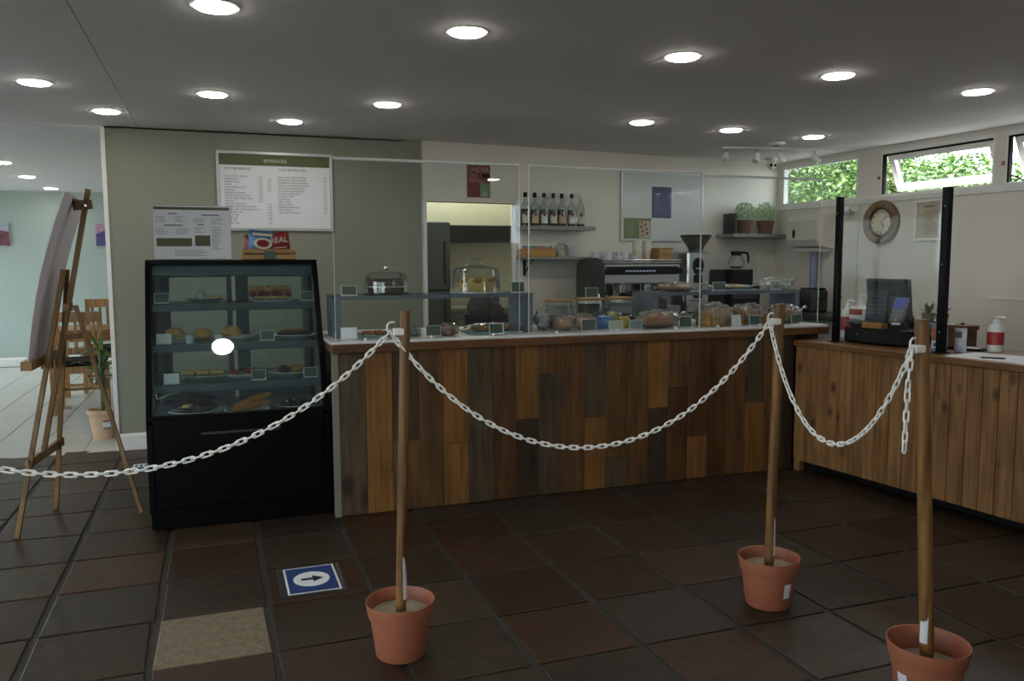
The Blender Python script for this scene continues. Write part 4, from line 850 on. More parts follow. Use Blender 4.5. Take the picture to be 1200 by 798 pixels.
# ================================================================== behind the counter: worktops along both walls
def bwt(name, label, cat, s, off, z, group=None): return thing(name, label, cat, BW(s, off, z), A_B, group)
def rwt(name, label, cat, s, off, z, group=None): return thing(name, label, cat, RW(s, off, z), A_R, group)
m_cab = mat('grey_cabinet', '8b8c8c', .5, var=.04); m_wtop = mat('dark_worktop', '3c3b3a', .35, var=.15, scale=30)
bc = bwt('back_counter', 'low grey back counter under the coffee machine', 'counter', .95, 0, 0)
part('carcass', box(0, 2.62, -.58, -.02, .1, .88), m_cab, bc); part('worktop', box(-.02, 2.64, -.61, -.01, .88, .92, .004), m_wtop, bc); part('plinth', box(.02, 2.58, -.53, -.05, 0, .1), m_blackm, bc)
for k in range(5):
    d = part('door', box(.02+k*.52, .53+k*.52, -.60, -.582, .12, .86, .003), m_cab, bc); part('handle', tub([(.2+k*.52, -.602, .8), (.2+k*.52, -.62, .8), (.36+k*.52, -.62, .8), (.36+k*.52, -.602, .8)], .005, 6), m_chrome, d)
sc_ = rwt('side_worktop', 'narrow worktop along the window wall beside the corner', 'counter', 0, .012, 0)
part('carcass', box(-.50, -.02, -.35, .50, .1, .88), m_cab, sc_); part('worktop', box(-.53, -.005, -.37, .51, .88, .92, .004), m_wtop, sc_); part('plinth', box(-.46, -.04, -.32, .48, 0, .1), m_blackm, sc_)
BT = .92
# --- espresso machine
em = bwt('espresso_machine', 'wide chrome espresso machine with cups on its warming tray', 'coffee machine', 1.81, .10, BT); h = .40
part('body', box(-h, h, -.42, 0, .28, .46, .012), m_chrome, em); part('lower_body', box(-h+.02, h-.02, -.30, -.02, .03, .28), m_grey, em)
part('splash_panel', box(-h+.05, h-.05, -.305, -.30, .10, .28), mat('mirror_steel', '8e8f88', .12, 1.), em); part('drip_tray', box(-h+.03, h-.03, -.47, -.30, .03, .085, .006), m_grey, em)
part('cup_tray', box(-h-.005, h+.005, -.43, .005, .46, .468), m_chrome, em); 
part('cup_rail', tub([(-h, 0, .485), (-h, -.43, .485), (h, -.43, .485), (h, 0, .485)], .006, 8), m_chrome, em, smooth=True)
part('control_strip', box(-h+.03, h-.03, -.428, -.42, .36, .43, .003), m_black, em)
lt = bmesh.new()
for k in range(9): bx(lt, -.18+k*.035, -.155+k*.035, -.4295, -.428, .385, .398)
part('badge_lettering', lt, mat('badge_blue_white', 'b9c4e0', .4), em)
for sx in (-.2, .06, .27):
    g = part('group_head', lath([(.03, .20), (.042, .21), (.045, .27), (.03, .285)], (sx, -.39, 0), 18), m_chrome, em, smooth=40); part('portafilter', tub([(sx, -.39, .20), (sx, -.45, .195), (sx, -.54, .185)], [.026, .014, .016], 10), m_black, g, smooth=True); part('spout', tub([(sx, -.40, .195), (sx, -.41, .165)], .009, 8), m_chrome, g)
for sx in (-.34, .37): part('steam_wand', tub([(sx, -.40, .30), (sx+.01, -.46, .27), (sx+.03, -.48, .12)], .006, 8), m_chrome, em, smooth=True)
for sx in (-h+.04, h-.04):
    for sy in (-.27, -.05): part('foot', lath([(.02, 0), (.02, .03)], (sx, sy, 0), 12), m_black, em)
for sx in (-.37, .38): part('steam_knob', lath([(.022, -.455), (.026, -.44), (.022, -.42)], (sx, 0, .39), 14, 'y'), m_black, em)
# side panel of the hot water tower
bt = bwt('water_boiler', 'tall black rounded boiler standing left beside the espresso machine', 'boiler', 1.285, .30, BT)
bt['label'] = 'tall black boiler with rounded top, under the shelf end'
pts = [(-.09, 0), (.09, 0), (.09, .42)]+[(.09*math.cos(a), .42+.085*math.sin(a)) for a in [PI*i/10 for i in range(1, 10)]]+[(-.09, .42)]
part('body', pri(pts, -.30, -.14, 'xz'), mat('boiler_black', '1c2220', .35, var=.1), bt, smooth=30); part('front_seam', box(.078, .082, -.302, -.30, .01, .44), m_dgrey, bt); part('tap', tub([(.0, -.30, .2), (0, -.35, .2), (0, -.36, .16)], .009, 8), m_chrome, bt); part('drip_plate', box(-.06, .06, -.37, -.30, .0, .012), m_grey, bt)
bk = part('logo_disc', lath([(.02, -.305), (.02, -.30)], (0, 0, .36), 18, 'y'), m_dgrey, bt)
# --- cups on the machine
zt = BT+.468
m_cup = mat('paper_cup', 'c9bfae', .6, var=.12, scale=30); m_china = mat('white_china', 'd5d6d6', .2, var=.03, coat=.4)
for k, (dx, dy, n) in enumerate(((.10, .28, 7), (.22, .26, 7))):
    for i in range(n):
        t = thing('paper_cup', 'patterned paper cup in the stack %s the espresso machine tray' % ('on the wooden box side of' if k else 'nearer the china on'), 'cup', BW(1.81+dx, dy, zt+i*.014), A_B, 'stacked paper cups on the espresso machine')
        part('wall', lath([(.030, 0), (.041, .105)], n=20, cap=False), m_cup, t, smooth=True); part('rim', lath([(.041, .104), (.043, .107), (.040, .109)], n=20, cap=False), m_trim, t)
for k, (dx, dy, i) in enumerate(((-.34, .3, 0), (-.34, .3, 1), (-.25, .34, 0), (-.25, .34, 1), (-.16, .36, 0), (-.07, .34, 0), (-.07, .34, 1), (-.30, .20, 0), (-.2, .2, 0), (-.1, .2, 0), (0.0, .38, 0))):
    t = thing('china_cup', 'white china cup on the espresso machine warming tray', 'cup', BW(1.81+dx, dy, zt+i*.038), A_B, 'china cups on the espresso machine')
    part('bowl', lath([(.02, 0), (.034, .02), (.04, .055), (.037, .055), (.03, .02), (.001, .012)], n=20, cap=False), m_china, t, smooth=50); part('handle', tub([(.037, 0, .045), (.056, 0, .042), (.054, 0, .02), (.034, 0, .018)], .004, 6), m_china, t, smooth=True)
for k, (dx, dy) in enumerate(((.03, .25), (-.01, .10))):
    t = thing('glass_jug', 'small clear glass jug on the warming tray, %s' % ('touching the paper cups' if k else 'beside the last china cup'), 'jug', BW(1.81+dx-.02, dy, zt), A_B); part('bowl', lath([(.03, 0), (.04, .03), (.034, .08), (.038, .09)], n=20, cap=False), m_jar, t, smooth=True); part('handle', tub([(.038, 0, .08), (.062, 0, .07), (.058, 0, .03), (.04, 0, .025)], .004, 6), m_jar, t, smooth=True)
# --- grinder with hopper
gr = bwt('coffee_grinder', 'steel coffee grinder with black oval dial and dark hopper', 'grinder', 2.47, .20, BT)
part('body', box(-.125, .125, -.25, .0, .0, .56, .015), m_chrome, gr); b = lath([(.065, -.262), (.065, -.25)], (0, 0, 0), 24, 'y'); bmesh.ops.scale(b, vec=(.85, 1, 1.2), verts=b.verts); bmesh.ops.translate(b, vec=(-.01, 0, .43), verts=b.verts)
dl = part('dial_plate', b, m_black, gr); lt = box(-.04, .02, -.2635, -.262, .405, .413); part('dial_lettering', lt, m_platew, dl)
part('chute', box(-.045, .025, -.275, -.25, .14, .35, .006), m_black, gr); part('fork', tub([(-.04, -.25, .12), (-.04, -.33, .12), (.03, -.33, .12), (.03, -.25, .12)], .006, 8), m_chrome, gr)
part('hopper', lath([(.06, .56), (.075, .60), (.135, .69), (.14, .70)], (.06, -.12, 0), 28, cap=False), clear('smoky_hopper', '9d9890', .08, haze=.15, hazecol='8b857c'), gr, smooth=40); part('hopper_lid', lath([(.142, .70), (.142, .712), (.001, .716)], (.06, -.12, 0), 28, cap=False), m_black, gr)
part('beans', lath([(.058, .565), (.072, .60), (.09, .63), (.001, .635)], (.06, -.12, 0), 20, cap=False), m_choc, gr)
wb = bwt('wooden_box', 'small wooden box lettered on its end, on the espresso machine beside the paper cups', 'box', 2.165, .27, zt); part('body', box(-.07, .07, -.10, .10, 0, .115, .004), m_bag_kraft, wb); text('VA', .045, m_print, wb, (0, -.1005, .04), align='CENTER')
part('lid', box(-.075, .075, -.105, .105, .115, .125, .003), m_bag_kraft, wb)
# --- second steel grinder pot and filter coffee machine
kn = bwt('steel_pot', 'small steel pot between the grinder and the filter machine', 'pot', 2.72, .22, BT); part('body', lath([(.05, 0), (.055, .01), (.055, .36), (.06, .365), (.06, .38), (.001, .385)], n=24, cap=False), m_chrome, kn, smooth=40); part('lid_knob', lum((0, 0, .395), (.014, .014, .012), 1, 0, sub=2), m_black, kn)
fm = bwt('filter_coffee_machine', 'black filter coffee machine with a glass jug on its hotplate', 'coffee machine', 3.04, .12, BT)
part('base', box(-.19, .19, -.30, 0, 0, .24, .01), m_black, fm); part('upper_body', box(-.19, .19, -.20, 0, .24, .395, .01), m_black, fm); part('front_plate', box(-.15, .15, -.305, -.30, .12, .22, .003), m_dgrey, fm); part('hotplate', lath([(.08, .395), (.08, .402)], (.06, -.10, 0), 24), m_grey, fm)
part('switch', box(.03, .06, -.309, -.304, .17, .185), m_red, fm)
jg = bwt('coffee_jug', 'round glass coffee jug with black collar on the filter machine', 'jug', 3.10, .22, BT+.402); part('bowl', lath([(.05, 0), (.075, .02), (.082, .06), (.06, .11), (.045, .13)], n=28, cap=False), m_jar, jg, smooth=True)
part('collar', lath([(.047, .125), (.055, .14), (.055, .165), (.001, .168)], n=24, cap=False), m_black, jg); part('handle', tub([(.05, 0, .155), (.12, -.01, .15), (.135, -.01, .12), (.14, -.01, .05)], [.012, .012, .012, .008], 8), m_black, jg, smooth=True); part('coffee', lath([(.048, .004), (.07, .02), (.001, .022)], n=20, cap=False), m_choc, jg)
# ================================================================== shelves on the back wall
m_shelf = mat('grey_shelf', '84837c', .5, var=.06)
def shelf(label, s0, s1, z, d, th=.03, br=True):
    t = bwt('wall_shelf', label, 'shelf', (s0+s1)/2, 0, z); h = (s1-s0)/2; part('board', box(-h, h, -d, 0, -th, 0, .002), m_shelf, t)
    for sx in (-h+.08, h-.10) if br else ():
        b = bmesh.new(); bx(b, sx-.014, sx+.014, -.012, 0, -.16, -th); bx(b, sx-.014, sx+.014, -d*.8, -.012, -th-.01, -th); bar(b, (sx, -.012, -.15), (sx, -d*.7, -th-.008), .01, .01); part('bracket', b, m_dgrey, t)
shelf('upper wall shelf holding the syrup bottles', .85, 1.53, 1.70, .20, .034, False); shelf('lower wall shelf holding tea box and china', .84, 1.64, 1.435, .22, .022); shelf('corner wall shelf holding two potted herbs', 3.02, 3.77, 1.655, .26, .034, False)
m_dark = mat('dark_syrup_glass', '17110e', .12, var=.2, coat=.4)
caps = (.033,)
kinds = ['dark syrup bottle with cream label, first from the doorway', 'dark syrup bottle, second from the doorway', 'dark syrup bottle, third from the doorway', 'dark syrup bottle, fourth from the doorway', 'dark syrup bottle, fifth from the doorway', 'dark syrup bottle, sixth from the doorway', 'clear syrup bottle, last in the row on the upper shelf']
ml = [mat('syrup_'+c, h_, .6, var=.25, scale=20) for c, h_ in (('cream', 'c6bda8'), ('tan', 'b89d78'), ('white', 'cfcdc6'))]
for k, s in enumerate((.885, .975, 1.065, 1.155, 1.24, 1.34, 1.43)):
    t = bwt('syrup_bottle', kinds[k], 'bottle', s, .10, 1.70, 'syrup bottles on the upper wall shelf')
    part('glass', lath([(.001, 0), (.035, 0), (.037, .006), (.037, .16), (.03, .185), (.014, .21), (.013, .255)], n=20, cap=False), m_jar, t, smooth=50)
    part('syrup', lath([(.001, .004), (.0345, .004), (.0345, .145 if k < 6 else .03), (.001, .146 if k < 6 else .031)], n=18, cap=False), m_dark, t, smooth=40)
    part('cap', lath([(.015, .245), (.0165, .25), (.0165, .285), (.001, .287)], n=16, cap=False), m_black if k < 6 else m_trim, t, smooth=40)
    b = bmesh.new(); n = 8
    vs = [[b.verts.new((.0378*math.cos(-PI/2-.25+(i/n-.5)*1.9), .0378*math.sin(-PI/2-.25+(i/n-.5)*1.9), z)) for i in range(n+1)] for z in (.025, .10)]
    for i in range(n): b.faces.new((vs[0][i], vs[0][i+1], vs[1][i+1], vs[1][i]))
    part('label_paper', b, ml[k % 3], t)
    e = lum((-.009, -.036, .105), (.016, .004, .022), k, .2, 3, 2); part('flower_print', e, mat('print_flower', '5e4a3c', .6, var=.5, scale=60), t)
tbx = bwt('tea_box', 'open wooden box of colourful tea sachets on the lower shelf', 'box', .99, .11, 1.435)
for a in ((-.14, .14, -.09, -.082), (-.14, .14, .082, .09), (-.14, -.132, -.082, .082), (.132, .14, -.082, .082)): part('side_board', box(*a, 0, .07, .002), wood('tea_wood', 'b98a4c', '8f6530', .55, 0), tbx)
part('bottom', box(-.132, .132, -.082, .082, 0, .006), MATS['tea_wood'], tbx)
for k, c in enumerate(('27406e', '2c4f7c', '2f6a4b', '3c7a4d', '8a2f2b', 'a5382e', 'b8853a', '55703a')):
    t = bwt('tea_sachet', ('navy blue', 'mid blue', 'dark green', 'light green', 'dark red', 'bright red', 'amber', 'olive')[k]+' tea sachet standing in the wooden tea box', 'tea', .99-.115+k*.033, .12, 1.441, 'tea sachets'); part('envelope', box(-.013, .013, -.04, .04, 0, .086, .003), mat('sachet_'+c, c, .5), t); part('flap', box(-.0135, .0135, -.0405, .0405, .070, .074), m_trim, t)
j = bwt('storage_jar', 'clip top glass jar on the lower shelf', 'jar', 1.215, .12, 1.435); part('glass', lath([(.001, 0), (.045, 0), (.048, .01), (.048, .09), (.04, .105), (.04, .11)], n=24, cap=False), m_jar, j, smooth=50); part('lid', lath([(.042, .11), (.044, .12), (.001, .126)], n=24, cap=False), m_jar, j); part('clip', tub([(.044, 0, .112), (.058, 0, .10), (.056, 0, .06), (.05, 0, .055)], .003, 6), m_blackm, j); part('sugar', lath([(.001, .004), (.044, .004), (.044, .05), (.001, .055)], n=20, cap=False), m_cream, j)
part('red_seal', lath([(.0415, .107), (.043, .111)], n=24, cap=False), m_red, j)
for i in range(4):
    t = bwt('china_bowl', 'white china bowl in the stack on the lower shelf', 'bowl', 1.345, .12, 1.435+i*.022, 'china bowls'); part('bowl', lath([(.03, 0), (.05, .015), (.062, .04), (.059, .04), (.046, .016), (.001, .008)], n=24, cap=False), m_china, t, smooth=50); part('foot_ring', lath([(.03, -.0005), (.03, .004)], n=20, cap=False), m_china, t)
# --- herbs
for k, s in enumerate((3.26, 3.53)):
    t = bwt('potted_herb', ('feathery pale green herb in a dark terracotta pot beside the upright board' if k == 0 else 'bushy pale green herb in a dark terracotta pot at the corner end of the shelf'), 'plant', s, .135, 1.655)
    p = part('pot', lath([(.001, 0), (.062, 0), (.078, .10), (.084, .102), (.088, .135), (.080, .136), (.07, .10)], n=28, cap=False), mat('dark_terracotta', '6d4636', .7, var=.12), t, smooth=40); part('soil', lath([(.001, .12), (.078, .118)], n=18, cap=False), m_choc, t)
    b = bmesh.new(); r5 = random.Random(k+3)
    for q in range(620):
        a = r5.uniform(0, 2*PI); rr = r5.random()**.5*.10; z = .13+r5.random()**.7*.19*(1-(rr/.15)**2); c = Vector((rr*math.cos(a), rr*math.sin(a), z)); d = Vector((r5.uniform(-1, 1), r5.uniform(-1, 1), r5.uniform(0, 1.2))).normalized()*r5.uniform(.012, .026); w_ = d.cross(Vector((r5.uniform(-1, 1), r5.uniform(-1, 1), .3))).normalized()*.006
        b.faces.new([b.verts.new(c), b.verts.new(c+d*.5+w_), b.verts.new(c+d), b.verts.new(c+d*.5-w_)])
    lf = part('foliage', b, mat('herb_leaf', '9dba86', .6, var=.3, scale=20), t); lf['kind'] = 'stuff'
    b = bmesh.new()
    for q in range(14): a = q*.45; tube(b, [(.02*math.cos(a), .02*math.sin(a), .115), (.07*math.cos(a), .07*math.sin(a), .22)], .0015, 4)
    part('stems', b, MATS['herb_leaf'], t)
ub = bwt('upright_board', 'narrow dark grey board standing at the herb shelf end', 'board', 3.115, .10, 1.655); part('panel', box(-.012, .012, -.09, .09, 0, .20, .003), m_dgrey, ub); part('foot', box(-.02, .02, -.09, .09, 0, .006), m_dgrey, ub)
# --- notice board with two sheets, red poster, socket
nb = bwt('notice_board', 'large pale notice board in a thin silver frame', 'notice board', 2.38, 0, 1.58); h = .47; H = .635
part('panel', box(-h, h, -.012, 0, 0, H), mat('board_white', 'c6c5c2', .35, var=.03), nb)
for a in ((-h, h, 0, .02), (-h, h, H-.02, H)): part('frame_rail', box(a[0], a[1], -.02, 0, a[2], a[3], .002), m_alu, nb)
for a in (-h, h-.02): part('frame_stile', box(a, a+.02, -.02, 0, .02, H-.02, .002), m_alu, nb)
po = bwt('paper_notice', 'dark blue notice sheet pinned on the notice board', 'notice', 2.365, .0125, 1.80); part('sheet', box(-.112, .112, -.001, 0, 0, .29), mat('notice_blue', '3c4668', .6, var=.08), po)
lt = bmesh.new(); printblock(lt, -.085, .085, .03, .17, .016, .004, -.0018); part('printed_lines', lt, mat('print_lilac', '6d759c', .7), po)
le = bwt('leaflet', 'olive leaflet with a small flower picture at the foot of the notice board', 'leaflet', 2.095, .0125, 1.605); part('sheet', box(-.152, .152, -.001, 0, 0, .19), mat('leaflet_olive', '6d7450', .6, var=.25, scale=16), le)
ph = part('picture', box(.02, .148, -.0018, -.001, .005, .165), mat('leaflet_photo', 'a8a094', .6, var=.3, scale=30), le)
for k in range(7): part('flower', lath([(.014, -.0024), (.014, -.0018)], (.05+.05*(k % 2)+.01*math.sin(k), 0, .03+.02*k), 10, 'y'), m_berry if k % 3 else m_bread, ph)
lt = bmesh.new(); printblock(lt, -.14, -.02, .03, .15, .018, .004, -.0018); part('printed_lines', lt, mat('print_moss', '8d9470', .7), le)
rp = bwt('age_poster', 'dark red age check poster lettered UNDER 25 above the doorway', 'poster', .495, 0, 1.936)
part('sheet', box(-.106, .106, -.003, 0, 0, .277), mat('poster_red', '6e2018', .5, var=.12), rp)
a1 = text('UNDER', .058, mat('poster_letter', 'b89a8e', .6), rp, (0, -.0032, .212), align='CENTER', name='lettering'); a2 = text('25?', .058, MATS['poster_letter'], rp, (-.09, -.0032, .158), name='lettering'); join_meshes([a1, a2])
part('green_panel', box(.012, .102, -.0045, -.003, .005, .12), mat('poster_green', '6f8a62', .5, var=.25, scale=20), rp); text('25', .05, m_gold, rp, (.03, -.0052, .015), name='lettering')
part('dark_panel', box(.03, .1, -.0045, -.003, .165, .20), m_blackm, rp)
lt = bmesh.new(); printblock(lt, -.09, .09, .125, .15, .010, .003, -.0042); part('printed_lines', lt, MATS['poster_letter'], rp)
so = bwt('wall_socket', 'white double wall socket with cable trunking in the corner', 'socket', 3.56, 0, 1.17); part('plate', box(-.075, .075, -.012, 0, 0, .10, .003), m_trim, so); part('trunking', box(-.012, .012, -.018, 0, .10, .30, .002), m_trim, so)
for sx in (-.04, .03): part('switch', box(sx-.008, sx+.008, -.016, -.012, .06, .085), m_trim, so)
# ================================================================== things on the right wall
td = rwt('towel_dispenser', 'white paper towel dispenser with a dark sight window', 'dispenser', .555, .012, 1.50); pts = [(0, 0), (-.20, .03), (-.235, .09), (-.225, .27), (-.17, .335), (0, .345)]
part('casing', pri(pts, -.20, .20, 'xz'), mat('dispenser_white', 'd2cdc4', .35, var=.03), td, smooth=25); b = lath([(.026, 0), (.026, .004)], (0, 0, 0), 20, 'x'); bmesh.ops.scale(b, vec=(1, .7, 1.7), verts=b.verts); bmesh.ops.translate(b, vec=(-.236, .10, .15), verts=b.verts); part('sight_window', b, m_black, td)
part('lower_tray', box(-.16, -.01, -.17, .17, -.02, .012, .006), m_trim, td)
b = bmesh.new(); g = [[b.verts.new((-.10+.008*math.sin(j*1.3), -.02+.10*(j/6-.5), -.03-i*.075)) for j in range(7)] for i in range(6)]
for i in range(5):
    for j in range(6): b.faces.new((g[i][j], g[i][j+1], g[i+1][j+1], g[i+1][j]))
part('towel', b, mat('blue_towel', '8d93b4', .9, var=.08), td, smooth=True)
ck = rwt('wall_clock', 'round wall clock with a ridged brown rim and cream face', 'clock', -.182, .012, 1.725); n = 44
m_rim = wood('clock_rim', '8f7452', '4f3d2b', .5, 2, dens=1.6)
rim = part('rim', lath([(.185, 0), (.19, -.02), (.18, -.045), (.155, -.05), (.125, -.035), (.115, -.018), (.112, -.01)], n=48, axis='x', cap=False), m_rim, ck, smooth=60)
part('inner_ring', lath([(.125, -.036), (.12, -.040), (.114, -.034), (.112, -.016)], n=48, axis='x', cap=False), mat('clock_dark_ring', '2d2620', .5), ck)
for k in range(36):
    a = 2*PI*k/36; part('rim_bead', lum((-.045, .158*math.cos(a), .158*math.sin(a)), (.008, .011, .011), k, 0, sub=1), m_rim, rim, smooth=True)
fc = part('face', lath([(.113, -.012), (.001, -.014)], n=40, axis='x', cap=False), mat('clock_face', 'd8ceb4', .6, var=.1), ck)
lt = bmesh.new()
for k in range(12):
    a = 2*PI*k/12; c, s = math.cos(a), math.sin(a); bar(lt, (-.016, .085*c, .085*s), (-.016, .105*c, .105*s), .007, .001, side=(0, -s, c))
part('hour_marks', lt, m_print, fc)
for a, l, w in ((math.radians(-52), .055, .007), (math.radians(38), .08, .005)):      # reads about a quarter to five, seen from the room
    b = bmesh.new(); bar(b, (-.019, 0, 0), (-.019, -l*math.cos(a), l*math.sin(a)), w, .002, side=(0, math.sin(a), math.cos(a))); part('hand', b, m_blackm, fc)
fr_ = rwt('framed_notice', 'beige printed notice in a white frame beside the clock', 'picture', -.655, .012, 1.553); h = .13; H = .335
part('mount', box(-.006, 0, -h+.01, h-.01, .01, H-.01), mat('notice_beige', 'b8ad98', .6, var=.05), fr_)
for a in ((-h, h, 0, .022), (-h, h, H-.022, H)): part('frame_rail', box(-.02, 0, a[0], a[1], a[2], a[3], .002), m_trim, fr_)
for a in (-h, h-.02): part('frame_stile', box(-.02, 0, a, a+.02, .022, H-.022, .002), m_trim, fr_)
lt = bmesh.new(); bx(lt, -.0075, -.006, -.05, .05, .272, .286); z = .24
while z > .05: bx(lt, -.0075, -.006, -.085, .085*r2.uniform(.4, 1), z, z+.003); z -= .012
part('printed_lines', lt, mat('print_brown', '7d705c', .8), fr_)
sn = rwt('motion_sensor', 'small white motion sensor on a bracket by the window pillar', 'sensor', .12, .012, 1.81); part('bracket', tub([(0, 0, .03), (-.04, .01, .035), (-.06, .02, .03)], .012, 8), m_trim, sn); part('head', lum((-.085, .03, .03), (.035, .04, .045), 2, .03, sub=3), mat('sensor_plastic', 'bfc4c8', .3), sn, smooth=True); part('cable', tub([(-.004, -.02, .04), (-.004, -.045, .09), (-.006, -.06, .14)], .004, 6), m_trim, sn); part('drop_pipe', box(-.012, 0, -.066, -.054, -.9, .06), m_trim, sn)
to = rwt('toaster', 'dark grey toaster on the side worktop below the towel dispenser', 'toaster', .33, .28, .92); part('body', box(-.10, .10, -.09, .11, 0, .21, .02), m_dgrey, to); part('slot', box(-.07, -.03, -.07, .09, .2095, .212), m_black, to); part('slot', box(.02, .06, -.07, .09, .2095, .212), m_black, to); part('lever', box(-.03, .03, -.11, -.09, .12, .135), m_black, to); part('lid_rail', box(-.07, .07, -.08, .1, .212, .225, .003), m_black, to)
# ================================================================== kitchen seen through the doorway
fd = thing('kitchen_fridge', 'tall grey fridge just inside the kitchen doorway', 'fridge', (1.34, 3.95, 0)); m_fr = mat('fridge_grey', '565c5a', .4, .2, var=.06)
part('body', box(-.28, .27, -.33, .33, .04, 1.785, .008), m_fr, fd); d = part('upper_door', box(-.278, .268, -.375, -.335, 1.12, 1.78, .008), m_fr, fd); part('handle', box(.2, .22, -.40, -.375, 1.18, 1.6, .004), m_dgrey, d); d = part('lower_door', box(-.278, .268, -.375, -.335, .08, 1.11, .008), m_fr, fd); part('handle', box(.2, .22, -.40, -.375, .6, 1.04, .004), m_dgrey, d); part('feet', box(-.25, .25, -.3, .3, 0, .04), m_blackm, fd)
hd = thing('extractor_hood', 'wide black extractor hood on the kitchen wall', 'hood', (2.40, 4.70, 1.61)); part('canopy', box(-.72, .8, -.40, 0, 0, .182, .006), mat('hood_black', '151817', .4), hd); part('front_lip', box(-.72, .8, -.412, -.40, 0, .02), m_dgrey, hd); part('filter', box(-.6, .7, -.36, -.05, -.006, 0), m_grey, hd)
ku = thing('kitchen_units', 'kitchen base units with a pale worktop under the hood', 'cabinet', (2.35, 4.38, 0)); part('carcass', box(-.66, .9, -.28, .30, .1, .87), m_cab, ku); part('worktop', box(-.68, .92, -.31, .31, .87, .91, .004), mat('kitchen_top', '9a9d88', .4), ku); part('plinth', box(-.62, .88, -.24, .28, 0, .1), m_blackm, ku)
for k in range(3): d = part('door', box(-.64+k*.51, -.15+k*.51, -.30, -.282, .12, .85, .003), m_cab, ku); part('handle', box(-.6+k*.51, -.4+k*.51, -.312, -.30, .78, .79), m_chrome, d)
pt_ = thing('prep_trolley', 'steel kitchen trolley in the doorway', 'trolley', (1.88, 3.35, 0)); part('top', box(-.24, .24, -.18, .18, .70, .725, .004), m_grey, pt_); part('lower_shelf', box(-.22, .22, -.16, .16, .2, .215), m_grey, pt_)
for sx in (-.22, .22):
    for sy in (-.16, .16): part('leg', box(sx-.012, sx+.012, sy-.012, sy+.012, 0, .70), m_grey, pt_)
cr = thing('dark_crate', 'dark blue crate standing on the kitchen trolley', 'crate', (1.90, 3.35, .725)); m = mat('crate_navy', '1d2636', .5)
for a in ((-.18, .18, -.14, -.13), (-.18, .18, .13, .14), (-.18, -.17, -.13, .13), (.17, .18, -.13, .13)): part('side', box(*a, 0, .16, .003), m, cr)
part('bottom', box(-.17, .17, -.13, .13, 0, .008), m, cr)
ck_ = thing('grey_sack', 'rumpled dark grey sack on the crate in the kitchen', 'sack', (1.89, 3.35, .735)); part('bulge', lum((0, 0, .19), (.165, .125, .19), 7, .14, 2.4, 4, flatten=-.96), mat('sack_cloth', '4b4a4c', .9, var=.25, scale=12, bump=.4), ck_, smooth=True); part('neck', lum((.1, .0, .40), (.05, .05, .11), 3, .2, 3), MATS['sack_cloth'], ck_, smooth=True)
# ================================================================== things on the till counter
def rct(name, label, cat, u, v, z=CT, rz=0., group=None): return thing(name, label, cat, RC(u, v, z), A_C+rz, group)
# till screen on two posts
ts = rct('till_screen', 'clear acrylic till screen held by two black posts', 'screen', .14, -.20)
L_ = .745
for v_, w in ((0, .036), (-L_, .044)):
    p = part('post', box(-.018, .018, v_-w/2, v_+w/2, 0, .925, .002), m_black, ts); part('foot_plate', box(-.04, .04, v_-w/2-.01, v_+w/2+.01, 0, .006), m_black, p)
    for z in (.12, .5, .82): part('bolt', lath([(.004, -.021), (.004, -.018)], (0, v_, z), 8, 'x'), m_chrome, p)
part('sheet', box(-.003, .003, -L_+.02, -.016, .02, .90), m_acryl, ts)
# cash drawer, till, chalk sign, terminal, printer
cd = rct('cash_drawer', 'black metal cash drawer under the till', 'cash drawer', .36, -.44); part('body', box(-.18, .18, -.21, .21, .006, .10, .004), m_black, cd); part('drawer_front', box(-.186, -.18, -.202, .202, .015, .085, .003), m_blackm, cd); part('lock', lath([(.01, -.189), (.01, -.185)], (0, .1, .06), 12, 'x'), m_chrome, cd)
for sx in (-.15, .15):
    for sy in (-.18, .18): part('foot', lath([(.012, 0), (.012, .006)], (sx, sy, 0), 8), m_blackm, cd)
tl = rct('till', 'black touch screen till turned towards the staff side', 'till', .38, -.43, CT+.10)
b = bmesh.new(); bar(b, (-.02, 0, .04), (-.055, 0, .305), .30, .035, side=(0, 1, 0)); sn_ = part('monitor', b, m_blackm, tl)
b = bmesh.new(); bar(b, (.0, 0, .055), (-.034, 0, .29), .28, .004, side=(0, 1, 0)); part('screen_glass', b, m_black, sn_)
b = bmesh.new(); bar(b, (-.075, 0, .29), (-.078, 0, .306), .27, .01, side=(0, 1, 0)); part('vent_strip', b, m_dgrey, sn_)
part('stand', pri([(-.11, 0), (.12, 0), (.10, .03), (.02, .12), (-.03, .2), (-.075, .2), (-.08, .05)], -.10, .10, 'xz'), m_black, tl)
sg = rct('chalk_sign', 'small chalkboard sign slotted in a wooden block before the till', 'sign', .225, -.425, CT+.10)
wbk = part('block', box(-.03, .03, -.075, .075, 0, .036, .004), wood('sign_block', 'b3803f', '8a5b26', .5, 1), sg); b = bmesh.new(); bar(b, (0, 0, .03), (.022, 0, .235), .15, .004, side=(0, 1, 0)); bd = part('slate', b, mat('chalkboard', '1a1d20', .7, var=.2, scale=20), sg)
lt = bmesh.new()
for k in range(6):
    z = .20-k*.026; x = (z-.03)/.205*.022-.0032; q = -.055
    while q < .045:
        w = r2.uniform(.008, .022); bx(lt, x-.0006, x+.0004, q, q+w, z-.006, z+.004); q += w+.006
part('chalk_writing', lt, mat('chalk', '4f5a70', .9), bd)
tm = rct('card_terminal', 'grey card payment terminal with blue screen on a black stand', 'card terminal', .235, -.585, CT+.10); part('stand', tub([(.04, 0, 0), (.035, 0, .05), (.02, .0, .085)], [.04, .022, .02], 12), m_black, tm, smooth=True); part('stand_base', lath([(.045, 0), (.043, .008)], (.04, 0, 0), 20), m_black, tm)
R_ = (0, math.radians(-50), 0)
